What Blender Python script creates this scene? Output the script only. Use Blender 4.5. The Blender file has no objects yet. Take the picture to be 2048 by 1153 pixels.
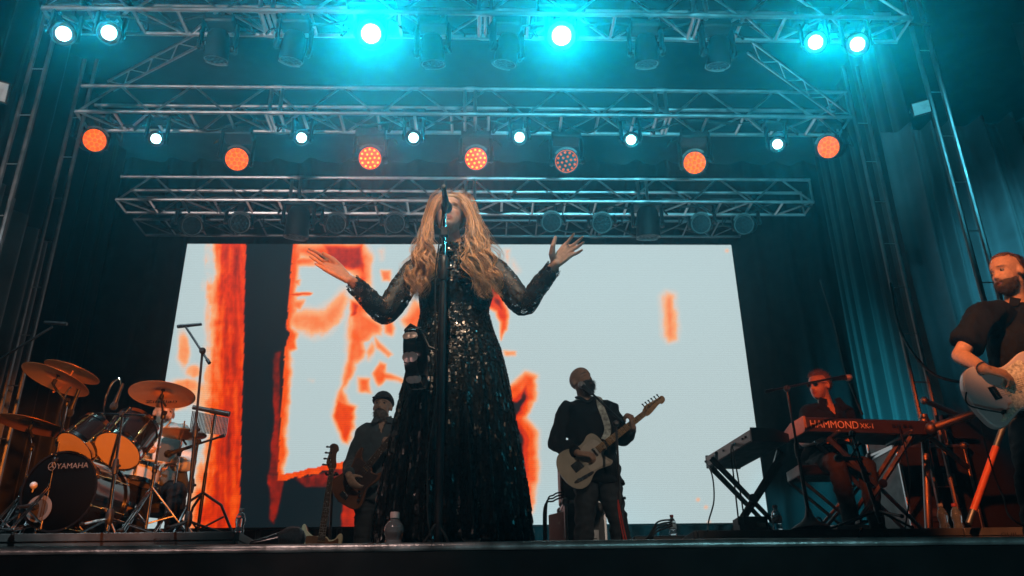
import bpy, bmesh, math, random
import numpy as np
from mathutils import Vector, Matrix, Quaternion, noise
rnd = random.Random(7)
R = math.radians
scene = bpy.context.scene
col = scene.collection

# ------------------------------------------------------------------ camera
FPX, PITCH, YAW, ROLL, CAMZ = 1690.0, R(24.3), R(2.25), 0.016, -0.42
_r0 = Vector((math.cos(YAW), -math.sin(YAW), 0))
CF = Vector((math.sin(YAW)*math.cos(PITCH), math.cos(YAW)*math.cos(PITCH), math.sin(PITCH)))
_u0 = _r0.cross(CF)
CU = math.cos(ROLL)*_u0 + math.sin(ROLL)*_r0
CR = math.cos(ROLL)*_r0 - math.sin(ROLL)*_u0
CC = Vector((0, 0, CAMZ))
cd = bpy.data.cameras.new('camera'); cam = bpy.data.objects.new('camera', cd); col.objects.link(cam)
cd.sensor_width = 36; cd.lens = FPX/2048*36; cd.clip_start = 0.05; cd.clip_end = 200
cam.matrix_world = Matrix(((CR.x, CU.x, -CF.x, CC.x), (CR.y, CU.y, -CF.y, CC.y), (CR.z, CU.z, -CF.z, CC.z), (0, 0, 0, 1)))
cd.dof.use_dof = True; cd.dof.focus_distance = 4.0; cd.dof.aperture_fstop = 5.6
scene.camera = cam

def ray(x, y): return CF + CR*((x-1024)/FPX) - CU*((y-576.5)/FPX)
def at(x, y, Y):            # a point of the place seen at photo pixel (x, y), Y metres into the stage
    d = ray(x, y); return CC + d*(Y/d.y)
def atz(x, y, Z):
    d = ray(x, y); return CC + d*((Z-CAMZ)/d.z)
def proj(P):
    v = P-CC; z = v.dot(CF); return 1024+FPX*v.dot(CR)/z, 576.5-FPX*v.dot(CU)/z

# ------------------------------------------------------------------ world, render settings
w = bpy.data.worlds.new('World'); scene.world = w; w.use_nodes = True
bg = w.node_tree.nodes['Background']; bg.inputs[0].default_value = (0.02, 0.10, 0.14, 1); bg.inputs[1].default_value = 0.02
scene.view_settings.view_transform = 'Standard'; scene.view_settings.look = 'None'
scene.view_settings.exposure = 0.0; scene.view_settings.gamma = 1.0
cy = scene.cycles
cy.use_denoising = True
try: cy.denoiser = 'OPENIMAGEDENOISE'; cy.denoising_input_passes = 'RGB_ALBEDO_NORMAL'
except Exception: pass
cy.use_light_tree = True; cy.max_bounces = 6; cy.diffuse_bounces = 2; cy.glossy_bounces = 3; cy.transmission_bounces = 6
cy.transparent_max_bounces = 12; cy.volume_bounces = 0; cy.sample_clamp_indirect = 4.0; cy.sample_clamp_direct = 0
cy.caustics_reflective = False; cy.caustics_refractive = False

# ------------------------------------------------------------------ unseen lamps: front-of-house and stage spots, plus spots added to brighten parts
def spot(name, loc, target, power, color, size, blend=0.4, radius=0.1, parent=None):
    l = bpy.data.lights.new(name, 'SPOT'); l.energy = power; l.color = color; l.spot_size = R(size); l.spot_blend = blend
    l.shadow_soft_size = radius
    o = bpy.data.objects.new(name, l); col.objects.link(o); o.location = loc
    o.rotation_euler = (Vector(target)-Vector(loc)).to_track_quat('-Z', 'Y').to_euler()
    if parent:
        o.parent = parent; o.matrix_parent_inverse = parent_inv(parent)
    return o
def parent_inv(p):
    return Matrix.LocRotScale(p.location, p.rotation_euler, p.scale).inverted()
spot('front_key_lamp', (-0.4, -2.4, 9.9), (-0.13, 3.55, 1.60), 6200, (1.0, 0.70, 0.47), 8.8, 0.8, 0.10)
spot('left_truss_lamp', (-4.2, 1.0, 0.8), (-2.4, 6.9, 4.7), 1200, (1.0, 0.84, 0.78), 42, 0.8, 0.2)
spot('right_truss_lamp', (0.9, 0.6, 0.5), (2.0, 7.0, 4.9), 2800, (0.16, 0.82, 1.0), 42, 0.8, 0.2)
spot('band_wash_lamp', (3.0, -6, 6.5), (0.2, 6.7, 1.2), 1300, (1.0, 0.80, 0.64), 15, 0.6, 0.15)
spot('side_orange_lamp', (-1.2, -0.6, 4.9), (2.95, 4.3, 1.42), 3200, (1.0, 0.33, 0.12), 12.5, 0.5, 0.08)
spot('drum_orange_lamp', (1.6, -1.6, 0.6), (-2.7, 6.2, 1.15), 4900, (1.0, 0.23, 0.03), 12, 0.7, 0.12)
spot('drum_cool_lamp', (-3.2, 2.4, 6.2), (-2.6, 6.2, 0.8), 1500, (0.6, 0.9, 1.0), 23, 0.7, 0.12)
spot('key_red_lamp', (0.3, 2.6, 2.8), (2.95, 6.3, 1.42), 900, (1.0, 0.12, 0.02), 17, 0.6, 0.06)
spot('curtain_teal_lamp', (2.8, 2.4, 5.2), (5.4, 6.4, 2.8), 1500, (0.10, 0.75, 1.0), 34, 0.9, 0.2)
spot('wing_teal_fill', (2.4, 8.7, 0.5), (4.6, 9.8, 1.3), 1300, (0.05, 0.75, 1.0), 75, 0.9, 0.1)  # added teal spot standing in for lit smoke behind the keyboards
spot('backdrop_teal_fill', (1.0, 8.3, 0.15), (1.4, 11.2, 0.45), 500, (0.05, 0.75, 1.0), 100, 0.9, 0.1)  # added teal spot, tints the backdrop below the video wall
spot('gown_side_lamp', (3.6, 2.2, 3.4), (-0.05, 3.6, 1.0), 95, (0.08, 0.78, 1.0), 28, 0.8, 0.08)
spot('bottle_pink_fill', (-1.6, 0.4, 2.6), (-0.50, 3.34, 0.06), 420, (1.0, 0.66, 0.58), 9, 0.8, 0.35)  # added spot, brightens the bottle at the stage edge
spot('trim_teal_fill', (1.6, 0.9, -1.3), (0.9, 3.3, 0.0), 40, (0.35, 0.92, 1.0), 130, 0.5, 0.08)  # added low spot with no fixture, brightens the edge trim
spot('trim_pink_fill', (-2.0, 0.9, -1.3), (-1.4, 3.3, 0.0), 34, (1.0, 0.62, 0.56), 120, 0.5, 0.08)  # second added spot from below, pinkish light for the edge trim

# ------------------------------------------------------------------ materials
HAZE = 0.0036
MATS = {}
def pbr(name, color, rough=0.5, metal=0.0, var=0.15, scale=12.0, bump=0.0, bscale=80.0, coat=0.0, trans=0.0, ior=1.45, spec=0.5, attr=None, sss=0.0, sheen=0.0):
    m = bpy.data.materials.new(name); m.use_nodes = True; nt = m.node_tree; b = nt.nodes['Principled BSDF']
    tc = nt.nodes.new('ShaderNodeTexCoord')
    nz = nt.nodes.new('ShaderNodeTexNoise'); nz.inputs['Scale'].default_value = scale; nz.inputs['Detail'].default_value = 5
    nt.links.new(tc.outputs['Object'], nz.inputs['Vector'])
    mr = nt.nodes.new('ShaderNodeMapRange'); mr.inputs['From Min'].default_value = .3; mr.inputs['From Max'].default_value = .7
    mr.inputs['To Min'].default_value = 1-var; mr.inputs['To Max'].default_value = 1+var
    nt.links.new(nz.outputs['Fac'], mr.inputs['Value'])
    mul = nt.nodes.new('ShaderNodeMix'); mul.data_type = 'RGBA'; mul.blend_type = 'MULTIPLY'; mul.inputs[0].default_value = 1
    if attr:
        ca = nt.nodes.new('ShaderNodeVertexColor'); ca.layer_name = attr; nt.links.new(ca.outputs['Color'], mul.inputs[6])
    else: mul.inputs[6].default_value = (*color, 1)
    nt.links.new(mr.outputs[0], mul.inputs[7]); nt.links.new(mul.outputs[2], b.inputs['Base Color'])
    mr2 = nt.nodes.new('ShaderNodeMapRange'); mr2.inputs['From Min'].default_value = .3; mr2.inputs['From Max'].default_value = .7
    mr2.inputs['To Min'].default_value = max(0.02, rough*0.8); mr2.inputs['To Max'].default_value = min(1, rough*1.25)
    nt.links.new(nz.outputs['Fac'], mr2.inputs['Value']); nt.links.new(mr2.outputs[0], b.inputs['Roughness'])
    b.inputs['Metallic'].default_value = metal; b.inputs['Coat Weight'].default_value = coat; b.inputs['Coat Roughness'].default_value = .08
    b.inputs['Transmission Weight'].default_value = trans; b.inputs['IOR'].default_value = ior; b.inputs['Specular IOR Level'].default_value = spec
    b.inputs['Sheen Weight'].default_value = sheen
    if sss:
        b.inputs['Subsurface Weight'].default_value = sss; b.inputs['Subsurface Radius'].default_value = (.012, .005, .003); b.inputs['Subsurface Scale'].default_value = 1
    if bump:
        n2 = nt.nodes.new('ShaderNodeTexNoise'); n2.inputs['Scale'].default_value = bscale; n2.inputs['Detail'].default_value = 4
        nt.links.new(tc.outputs['Object'], n2.inputs['Vector'])
        bp = nt.nodes.new('ShaderNodeBump'); bp.inputs['Strength'].default_value = bump; bp.inputs['Distance'].default_value = .01
        nt.links.new(n2.outputs['Fac'], bp.inputs['Height']); nt.links.new(bp.outputs[0], b.inputs['Normal'])
    MATS[name] = m
    return m
def emit(name, color, strength, sample=True):
    m = bpy.data.materials.new(name); m.use_nodes = True; b = m.node_tree.nodes['Principled BSDF']
    b.inputs['Base Color'].default_value = (*[c*.5 for c in color], 1); b.inputs['Roughness'].default_value = .3
    b.inputs['Specular IOR Level'].default_value = .08; b.inputs['Emission Color'].default_value = (*color, 1); b.inputs['Emission Strength'].default_value = strength
    if not sample: m.cycles.emission_sampling = 'NONE'
    MATS[name] = m
    return m
ALU = pbr('aluminium', (.55, .55, .56), .38, 1.0, .15, 9)
STEEL = pbr('galvanised_steel', (.26, .265, .27), .5, 1.0, .2, 14)
CHROME = pbr('chrome', (.75, .75, .76), .12, 1.0, .06, 20)
BLK = pbr('black_plastic', (.018, .018, .02), .42, 0, .25, 30, .15, 200)
BLKM = pbr('black_metal', (.03, .03, .032), .35, .6, .2, 25)
GLOSSB = pbr('black_lacquer', (.010, .010, .012), .16, 0, .2, 10, coat=.6)
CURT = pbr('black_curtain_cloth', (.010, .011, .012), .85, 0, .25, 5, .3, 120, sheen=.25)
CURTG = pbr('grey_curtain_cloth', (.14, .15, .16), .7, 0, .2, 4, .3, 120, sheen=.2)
STAGE = pbr('stage_board', (.05, .05, .052), .5, 0, .35, 3, .2, 60)
WOODB = pbr('riser_side', (.13, .11, .10), .55, 0, .25, 6, .2, 50)
SKIN = pbr('skin', (.6, .4, .3), .40, 0, .16, 55, .35, 330, attr='tint', sss=.12)
HAIRB = pbr('blonde_hair', (.5, .3, .15), .36, 0, .12, 60, attr='tint', spec=.6)
HAIRD = pbr('dark_hair', (.03, .022, .018), .5, 0, .35, 90, .6, 180)
HAIRG = pbr('grey_beard', (.20, .18, .16), .6, 0, .4, 120, .6, 200)
HAIRR = pbr('light_brown_hair', (.20, .12, .07), .5, 0, .35, 90, .6, 180)
CLB = pbr('black_shirt_cloth', (.009, .010, .012), .85, 0, .25, 20, .35, 90, spec=.2)
CLN = pbr('dark_denim_shirt', (.05, .075, .09), .8, 0, .25, 25, .35, 120, sheen=.15)
JEAN = pbr('dark_jeans', (.025, .03, .036), .8, 0, .3, 25, .35, 150)
VEST = pbr('grey_waistcoat', (.06, .065, .06), .8, 0, .15, 30, .2, 150)
WHITES = pbr('white_shirt_cloth', (.62, .62, .6), .8, 0, .08, 20, .2, 90)
SHOE = pbr('shoe_leather', (.015, .014, .013), .35)
RUB = pbr('rubber', (.012, .012, .012), .7)
BRASS = pbr('brass', (.75, .52, .22), .22, 1, .1, 20)
BRONZE = pbr('cymbal_bronze', (.58, .26, .10), .40, .4, .14, 9)
HEADW = pbr('drum_head_film', (.66, .50, .34), .35, 0, .07, 6)
HEADB = pbr('black_drum_head', (.0022, .0022, .0026), .6, 0, .2, 6, spec=.05)
WRAP = pbr('white_drum_wrap', (.5, .47, .43), .3, 0, .1, 8, coat=.3)
MAPLE = pbr('maple_neck', (.45, .25, .09), .32, 0, .18, 30, coat=.3)
ROSE = pbr('rosewood', (.07, .035, .02), .45, 0, .3, 40)
SUNB = pbr('brown_guitar_lacquer', (.17, .065, .03), .22, 0, .25, 8, coat=.6)
CREAM = pbr('cream_guitar_lacquer', (.62, .52, .33), .25, 0, .06, 8, coat=.5)
BUTTER = pbr('butterscotch_guitar_lacquer', (.48, .43, .34), .2, 0, .15, 6, coat=.6)
PINKW = pbr('pale_guitar_lacquer', (.60, .53, .52), .25, 0, .05, 8, coat=.5)
PGW = pbr('white_pickguard', (.55, .5, .42), .3, 0, .06, 10)
PEARL = pbr('pearl_pickguard', (.62, .58, .46), .3, 0, .5, 70)
FRET = pbr('fret_wire', (.6, .58, .5), .25, 1)
GOLD = pbr('pale_yellow_plastic', (.6, .38, .09), .5)
CASE = pbr('flight_case_board', (.03, .032, .034), .45, 0, .25, 12, .2, 90)
KEYB = pbr('keyboard_metal', (.016, .016, .016), .4, .2, .2, 12)
GREYP = pbr('grey_panel', (.5, .48, .47), .45, .1, .12, 12)
PETM = pbr('bottle_plastic', (.92, .97, 1.0), .06, 0, .03, 20, trans=.88, ior=1.42)
CAPM = pbr('bottle_cap', (.6, .45, .42), .4)
CAPR = pbr('red_bottle_cap', (.45, .06, .05), .4)
LABELM = pbr('bottle_label', (.45, .62, .72), .45, 0, .5, 60)
FAB = pbr('dress_fabric', (.005, .0065, .007), .8, 0, .3, 40, .4, 140, spec=.15)
SEQ = pbr('dress_sequin', (.006, .009, .010), .30, .0, .4, 70, spec=.22)
SEQB = pbr('silver_sequin', (.30, .28, .26), .3, .9, .3, 70)

# ------------------------------------------------------------------ mesh builder
class MB:
    def __init__(s): s.v = []; s.f = []; s.m = []
    def add(s, vs, fs, mi=0):
        o = len(s.v); s.v += [tuple(p) for p in vs]; s.f += [tuple(i+o for i in f) for f in fs]; s.m += [mi]*len(fs)
    def loft(s, rings, mi=0, cap=True, closed=True):
        n = len(rings[0]); vs = [p for r in rings for p in r]; fs = []
        for i in range(len(rings)-1):
            for j in range(n if closed else n-1):
                k = (j+1) % n; fs.append((i*n+j, i*n+k, (i+1)*n+k, (i+1)*n+j))
        if cap and closed:
            fs.append(tuple(range(n-1, -1, -1))); fs.append(tuple((len(rings)-1)*n+j for j in range(n)))
        s.add(vs, fs, mi)
    def tube(s, pts, rad, n=8, mi=0, rnd_=False, up=None):
        pts = [Vector(p) for p in pts]; N = len(pts)
        rads = list(rad) if isinstance(rad, (list, tuple)) else [rad]*N
        rr = [(a, a) if not isinstance(a, (tuple, list)) else a for a in rads]
        tans = []
        for i in range(N):
            a = pts[max(0, i-1)]; b = pts[min(N-1, i+1)]; t = b-a
            tans.append(t.normalized() if t.length > 1e-9 else Vector((0, 0, 1)))
        u = Vector(up) if up else (Vector((0, 0, 1)) if abs(tans[0].z) < .9 else Vector((0, 1, 0)))
        rings = []; x = None; Fr = []
        for i in range(N):
            t = tans[i]; x = (u - t*u.dot(t)); x = x.normalized() if x.length > 1e-6 else t.orthogonal().normalized()
            if not up: u = x
            Fr.append((x, t.cross(x)))
        def ring(c, F, a, b): return [c + F[0]*(a*math.cos(2*math.pi*j/n)) + F[1]*(b*math.sin(2*math.pi*j/n)) for j in range(n)]
        if rnd_:
            for k in (85, 60, 30):
                q = math.cos(R(k)); h = math.sin(R(k)); rings.append(ring(pts[0]-tans[0]*h*min(rr[0]), Fr[0], rr[0][0]*q, rr[0][1]*q))
        for i in range(N): rings.append(ring(pts[i], Fr[i], *rr[i]))
        if rnd_:
            for k in (30, 60, 85):
                q = math.cos(R(k)); h = math.sin(R(k)); rings.append(ring(pts[-1]+tans[-1]*h*min(rr[-1]), Fr[-1], rr[-1][0]*q, rr[-1][1]*q))
        s.loft(rings, mi)
        return s
    def ball(s, c, r, mi=0, nu=16, nv=10, M=None):
        r = (r, r, r) if not isinstance(r, (tuple, list)) else r; c = Vector(c); rings = []
        for i in range(nv+1):
            a = -math.pi/2 + math.pi*(i+.02)/(nv+.04)
            rg = []
            for j in range(nu):
                b = 2*math.pi*j/nu; p = Vector((r[0]*math.cos(a)*math.cos(b), r[1]*math.cos(a)*math.sin(b), r[2]*math.sin(a)))
                rg.append(c + (M @ p if M else p))
            rings.append(rg)
        s.loft(rings, mi); return s
    def lathe(s, prof, c=(0, 0, 0), axis=(0, 0, 1), n=24, mi=0, cap=True):
        q = Vector((0, 0, 1)).rotation_difference(Vector(axis)); c = Vector(c)
        rings = [[c + q @ Vector((max(r, 1e-4)*math.cos(2*math.pi*j/n), max(r, 1e-4)*math.sin(2*math.pi*j/n), z)) for j in range(n)] for r, z in prof]
        s.loft(rings, mi, cap); return s
    def box(s, c, size, M=None, mi=0):
        c = Vector(c); x, y, z = size[0]/2, size[1]/2, size[2]/2
        ps = [Vector(p) for p in ((-x, -y, -z), (x, -y, -z), (x, y, -z), (-x, y, -z), (-x, -y, z), (x, -y, z), (x, y, z), (-x, y, z))]
        if M: ps = [M @ p for p in ps]
        s.add([c+p for p in ps], [(0, 3, 2, 1), (4, 5, 6, 7), (0, 1, 5, 4), (1, 2, 6, 5), (2, 3, 7, 6), (3, 0, 4, 7)], mi); return s
    def prism(s, poly, z0, z1, M=None, mi=0):
        a = [Vector((x, y, z0)) for x, y in poly]; b = [Vector((x, y, z1)) for x, y in poly]; n = len(poly)
        vs = a+b
        if M: vs = [M @ p for p in vs]
        fs = [tuple(range(n-1, -1, -1)), tuple(range(n, 2*n))] + [(j, (j+1) % n, n+(j+1) % n, n+j) for j in range(n)]
        s.add(vs, fs, mi); return s
    def mesh(s, name):
        me = bpy.data.meshes.new(name); me.from_pydata(s.v, [], s.f); me.polygons.foreach_set('material_index', s.m)
        return me
    def build(s, name, mats, parent=None, smooth=True, bev=0.0, recalc=True, M=None, ang=40):
        me = s.mesh(name)
        if recalc:
            bm = bmesh.new(); bm.from_mesh(me); bmesh.ops.recalc_face_normals(bm, faces=bm.faces); bm.to_mesh(me); bm.free()
        return link(name, me, mats, parent, smooth, bev, M, ang)
def link(name, me, mats, parent=None, smooth=True, bev=0.0, M=None, ang=40):
    for m in (mats if isinstance(mats, (list, tuple)) else [mats]): me.materials.append(m)
    if smooth:
        me.shade_smooth()
        if ang: me.set_sharp_from_angle(angle=R(ang))
    o = bpy.data.objects.new(name, me); col.objects.link(o)
    if M: o.matrix_world = M
    if parent:
        o.parent = parent; o.matrix_parent_inverse = parent_inv(parent)
    if bev:
        b = o.modifiers.new('bevel', 'BEVEL'); b.width = bev; b.segments = 2; b.limit_method = 'ANGLE'; b.angle_limit = R(35)
    return o
def tag(o, label=None, cat=None, group=None, kind=None):
    if label: o['label'] = label
    if cat: o['category'] = cat
    if group: o['group'] = group
    if kind: o['kind'] = kind
    return o
def thing(name, label, cat, loc=(0, 0, 0), group=None, rot=(0, 0, 0)):
    o = bpy.data.objects.new(name, None); o.empty_display_size = .1; col.objects.link(o); o.location = loc; o.rotation_euler = rot
    return tag(o, label, cat, group)
def copy_tree(o, parent=None):
    c = o.copy(); col.objects.link(c)
    if parent: c.parent = parent
    for ch in [q for q in bpy.data.objects if q.parent == o]: copy_tree(ch, c)
    return c
def frame(o, x, z):          # matrix with local x and z axes along the given directions
    x = Vector(x).normalized(); z = Vector(z); z = (z - x*z.dot(x)).normalized(); y = z.cross(x)
    o = Vector(o)
    return Matrix(((x.x, y.x, z.x, o.x), (x.y, y.y, z.y, o.y), (x.z, y.z, z.z, o.z), (0, 0, 0, 1)))
def text_mesh(name, s, size, mat, parent, M, depth=.001, shear=0, align='LEFT', wide=1.0):
    c = bpy.data.curves.new(name, 'FONT'); c.body = s; c.size = size; c.extrude = depth; c.shear = shear; c.align_x = align; c.resolution_u = 3
    o = bpy.data.objects.new(name, c); col.objects.link(o)
    dg = bpy.context.evaluated_depsgraph_get(); me = bpy.data.meshes.new_from_object(o.evaluated_get(dg)); bpy.data.objects.remove(o)
    me.transform(Matrix.Diagonal((wide, 1, 1, 1)))
    me.name = name; me.materials.clear()
    return link(name, me, mat, parent, False, 0, M)
def curve_pts(pts, n=8):     # Catmull-Rom through the points
    P = [Vector(p) for p in pts]; out = []
    for i in range(len(P)-1):
        p0 = P[max(0, i-1)]; p1 = P[i]; p2 = P[i+1]; p3 = P[min(len(P)-1, i+2)]
        for k in range(n):
            t = k/n; out.append(.5*((2*p1)+(p2-p0)*t+(2*p0-5*p1+4*p2-p3)*t*t+(3*p1-p0-3*p2+p3)*t**3))
    out.append(P[-1]); return out
def lerp(a, b, t): return a + (b-a)*t
# ------------------------------------------------------------------ the setting
b = MB(); b.box((0, 10, -1.95), (60, 60, .1)); tag(b.build('ground', pbr('ground_asphalt', (.03, .03, .03), .9)), kind='structure')
EDGE = 3.25
TRIM = pbr('worn_trim', (.5, .5, .5), .35, .7, .6, 9, .3, 60)
b = MB(); b.box((0, (EDGE+12.5)/2, -.06), (15, 12.5-EDGE, .12)); tag(b.build('stage_floor', STAGE, bev=.004), kind='structure')
b = MB()                                            # cloth skirt hung from the stage front
for k in range(1): 
    xs = [i*.05-7.5 for i in range(301)]
    rg = []
    for z in (-.022, -.5, -1.0, -1.5, -1.9):
        a = .012 if z > -.1 else .03
        rg.append([Vector((x, EDGE-.02+a*math.sin(x*14+.6*math.sin(x*3))*.6, z)) for x in xs])
    b.loft(rg, 0, False, False)
tag(b.build('stage_skirt', pbr('skirt_cloth', (.003, .003, .0035), .9, 0, .3, 6)), 'black cloth skirt hanging from the front edge of the stage', 'skirt')
b = MB(); b.tube([(x, EDGE-.012, -.002+.0015*math.sin(x*2.1)) for x in np.linspace(-7.5, 7.5, 120)], .015, 14)
tr = b.build('stage_edge_trim', TRIM); tag(tr, 'pale worn aluminium trim strip along the stage front edge', 'edge trim')
b = MB(); b.box((0, 7.0, 6.9), (16, 13.0, .08)); tag(b.build('stage_roof', CURT), 'dark canopy roof high over the lighting trusses', 'roof')

def drape(name, p0, p1, z0, z1, depth, wl, mat, label, cat, seed=0, flare=0.0, n=240):
    p0 = Vector((*p0, 0)); p1 = Vector((*p1, 0)); L = (p1-p0).length; d = (p1-p0)/L; nn = Vector((-d.y, d.x, 0)); b = MB(); rings = []
    for k in range(14):
        z = lerp(z0, z1, k/13); rg = []
        for i in range(n+1):
            s = L*i/n
            q = noise.noise(Vector((s/wl*.55, z*.12, seed)))*2.6 + s/wl*6.2832
            a = depth*(.65+.5*noise.noise(Vector((s/wl*.3, seed+5, z*.05))))
            off = a*(math.sin(q) + .35*math.sin(2*q+1+z*.2))
            rg.append(p0 + d*(s+.02*math.sin(z*1.3+s*3)) + nn*off + Vector((0, 0, z)))
        rings.append(rg)
    b.loft(rings, 0, False, False)
    o = b.build(name, mat, ang=0)
    return tag(o, label, cat)
drape('backdrop_curtain', (-7.4, 11.2), (7.4, 11.2), -.02, 6.8, .09, .55, pbr('backdrop_cloth', (.0035, .004, .0045), .9, 0, .3, 5), 'wide black backdrop curtain behind the screen', 'curtain', 1, n=420)
drape('side_curtain', (-4.9, 6.0), (-5.4, 11.0), 0, 6.8, .07, .42, CURT, 'black curtain closing the left wing behind the drums', 'curtain', 3)
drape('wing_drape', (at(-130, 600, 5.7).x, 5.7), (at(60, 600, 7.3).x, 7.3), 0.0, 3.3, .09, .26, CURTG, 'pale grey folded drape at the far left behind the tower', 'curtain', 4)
drape('side_curtain', (4.55, 7.4), (5.2, 11.0), 0, 6.8, .07, .45, CURT, 'black curtain closing the right wing behind the keyboards', 'curtain', 6)
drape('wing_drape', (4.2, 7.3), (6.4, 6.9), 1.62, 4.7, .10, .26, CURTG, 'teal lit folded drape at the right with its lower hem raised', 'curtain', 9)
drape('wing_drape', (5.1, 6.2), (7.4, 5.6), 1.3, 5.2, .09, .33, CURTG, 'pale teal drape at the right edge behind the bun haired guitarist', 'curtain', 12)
drape('wing_drape', (6.3, 6.6), (6.9, 3.2), 0, 6.8, .07, .4, CURT, 'black drape at the far right side of the stage', 'curtain', 15)
b = MB(); b.box((5.6, 7.25, .8), (3.0, .08, 1.6)); tag(b.build('masking_flat', CURT, bev=.01), 'plain black masking flat below the raised teal drape', 'flat')

# ------------------------------------------------------------------ video wall
SX0, SX1, SZ0, SZ1, SY = -3.76, 3.26, 1.06, 4.60, 9.8
def sdpoly(x, y, poly):
    d = np.full(x.shape, 1e9); ins = np.zeros(x.shape, bool); n = len(poly)
    for i in range(n):
        ax, ay = poly[i]; bx, by = poly[(i+1) % n]; ex, ey = bx-ax, by-ay; wx, wy = x-ax, y-ay
        t = np.clip((wx*ex+wy*ey)/(ex*ex+ey*ey+1e-9), 0, 1); d = np.minimum(d, np.hypot(wx-ex*t, wy-ey*t))
        c = ((ay <= y) & (by > y)) | ((by <= y) & (ay > y))
        xi = ax+(y-ay)/(by-ay if by != ay else 1e-9)*ex
        ins ^= c & (x < xi)
    return np.where(ins, -d, d)
def ss(a, b_, x):
    t = np.clip((x-a)/(b_-a), 0, 1); return t*t*(3-2*t)
NU, NV = 500, 250
us, vs = np.meshgrid(np.linspace(0, 1, NU+1), np.linspace(0, 1, NV+1))
X = SX0+(SX1-SX0)*us; Z = SZ0+(SZ1-SZ0)*vs
vx, vy, vz = X-CC.x, SY-.06-CC.y, Z-CC.z
dz_ = vx*CF.x+vy*CF.y+vz*CF.z
PX = 1024+FPX*(vx*CR.x+vy*CR.y+vz*CR.z)/dz_; PY = 576.5-FPX*(vx*CU.x+vy*CU.y+vz*CU.z)/dz_
def fbm(x, y, s, seed):
    out = np.zeros(x.shape); f = x.ravel(); g = y.ravel()
    out = np.array([noise.fractal(Vector((a/s, c/s, seed)), .8, 2, 4) for a, c in zip(f, g)]).reshape(x.shape); return out
nA = fbm(PX, PY, 40., 1.); nB = fbm(PX, PY, 16., 5.); nV = fbm(PX*1.0, PY*.12, 14., 9.)
wx_ = PX+nA*4+nB*.8; wy_ = PY+nB*1.2+nA*3
val = np.full(PX.shape, 1.0)
def feat(poly, v, soft=10, core=None, jx=1.0):
    global val
    soft = soft*(1.35 if v > .41 else 1.1); d = sdpoly(wx_, wy_, poly); k = ss(-soft*.9, soft*1.1, d); val = np.minimum(val, v+(1.05-v)*k)
# left strip: white to orange
xr = 492-(PY-492)*.026+nV*3
wid = 98+np.clip((PY-900)/150, 0, 1)*60
t = (xr-PX)/wid
strip = np.where(t > 0, np.clip(.30+.10*nV+ss(.38, 1.0, t+nA*.10)*.85 - .0*t, 0, 1), 0)
strip = np.where((t > 0) & (t < .50), np.minimum(strip, .40+.08*nV), strip)
val = np.where(PX < xr, np.minimum(val, strip), val)
for c_, r_, v_ in [((366, 700), (14, 45), .62), ((385, 742), (22, 18), .66), ((372, 775), (40, 22), .58), ((352, 812), (30, 14), .66), ((398, 790), (30, 40), .72), ((420, 640), (12, 80), .78), ((440, 860), (26, 80), .6)]:
    dd = np.hypot((wx_-c_[0])/r_[0], (wy_-c_[1])/r_[1]); val = np.minimum(val, v_+(1-v_)*ss(.35, 1.2, dd))
# dark band
x2 = np.interp(PY, [490, 560, 620, 655, 668, 700, 760, 860, 955, 1060], [586, 580, 576, 572, 580, 568, 566, 560, 556, 552])+nB*2
band = np.where((PX > xr) & (PX < x2), 0.0, 1.0)
val = np.where(PX <= x2, np.where(PX > xr, 0.0, val), val)
edge = PX-x2; val = np.where(edge > 0, np.minimum(val, .40+.65*ss(4, 26, edge+nA*6)), val)
# figures
def Q(*pts): return [(320+a/1.954, 480+c/1.954) for a, c in pts]
feat(Q((515, 20), (800, 20), (822, 70), (815, 160), (825, 230), (800, 300), (762, 310), (748, 270), (775, 180), (765, 140), (720, 110), (660, 105), (620, 85), (560, 62), (515, 60)), .42, 13)
feat(Q((640, 20), (795, 20), (805, 90), (800, 150), (775, 120), (700, 118), (655, 95)), .22, 12); feat(Q((775, 130), (806, 140), (800, 265), (772, 268)), .26, 12)
feat(Q((500, 68), (612, 70), (606, 100), (500, 106)), .46, 7); feat(Q((490, 150), (548, 158), (544, 176), (490, 176)), .44, 5)
feat(Q((490, 208), (598, 210), (594, 220), (490, 222)), .30, 4); feat(Q((490, 232), (568, 236), (545, 268), (490, 268)), .52, 6)
feat(Q((492, 285), (560, 272), (620, 280), (676, 236), (722, 200), (736, 232), (708, 305), (655, 362), (602, 376), (540, 352), (492, 345)), .56, 16)
feat(Q((520, 300), (600, 305), (660, 290), (640, 340), (590, 350), (540, 335)), .50, 14)
feat(Q((492, 350), (528, 354), (534, 430), (500, 440)), .42, 5)
feat(Q((742, 235), (770, 250), (792, 250), (800, 290), (862, 330), (862, 370), (832, 372), (794, 402), (802, 440), (792, 466), (762, 480), (748, 545), (720, 590), (737, 640), (770, 655), (748, 740), (737, 800), (716, 792), (690, 735), (674, 690), (690, 620), (709, 570), (734, 440), (756, 330)), .47, 8)
feat(Q((690, 620), (735, 642), (768, 656), (746, 742), (735, 798), (717, 790), (692, 735), (676, 690)), .37, 7); feat(Q((745, 235), (775, 245), (772, 300), (748, 300)), .24, 8)
feat(Q((866, 122), (906, 124), (904, 166), (872, 160)), .47, 6); feat(Q((870, 310), (900, 290), (922, 350), (905, 374), (872, 360)), .48, 8)
feat([(803, 640), (830, 604), (860, 620), (860, 680), (818, 662)], .46, 12)
feat(Q((856, 476), (880, 486), (880, 518), (946, 544), (940, 554), (880, 545), (850, 570), (828, 520)), .44, 6); feat(Q((776, 540), (818, 542), (818, 596), (776, 592)), .45, 7)
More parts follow.
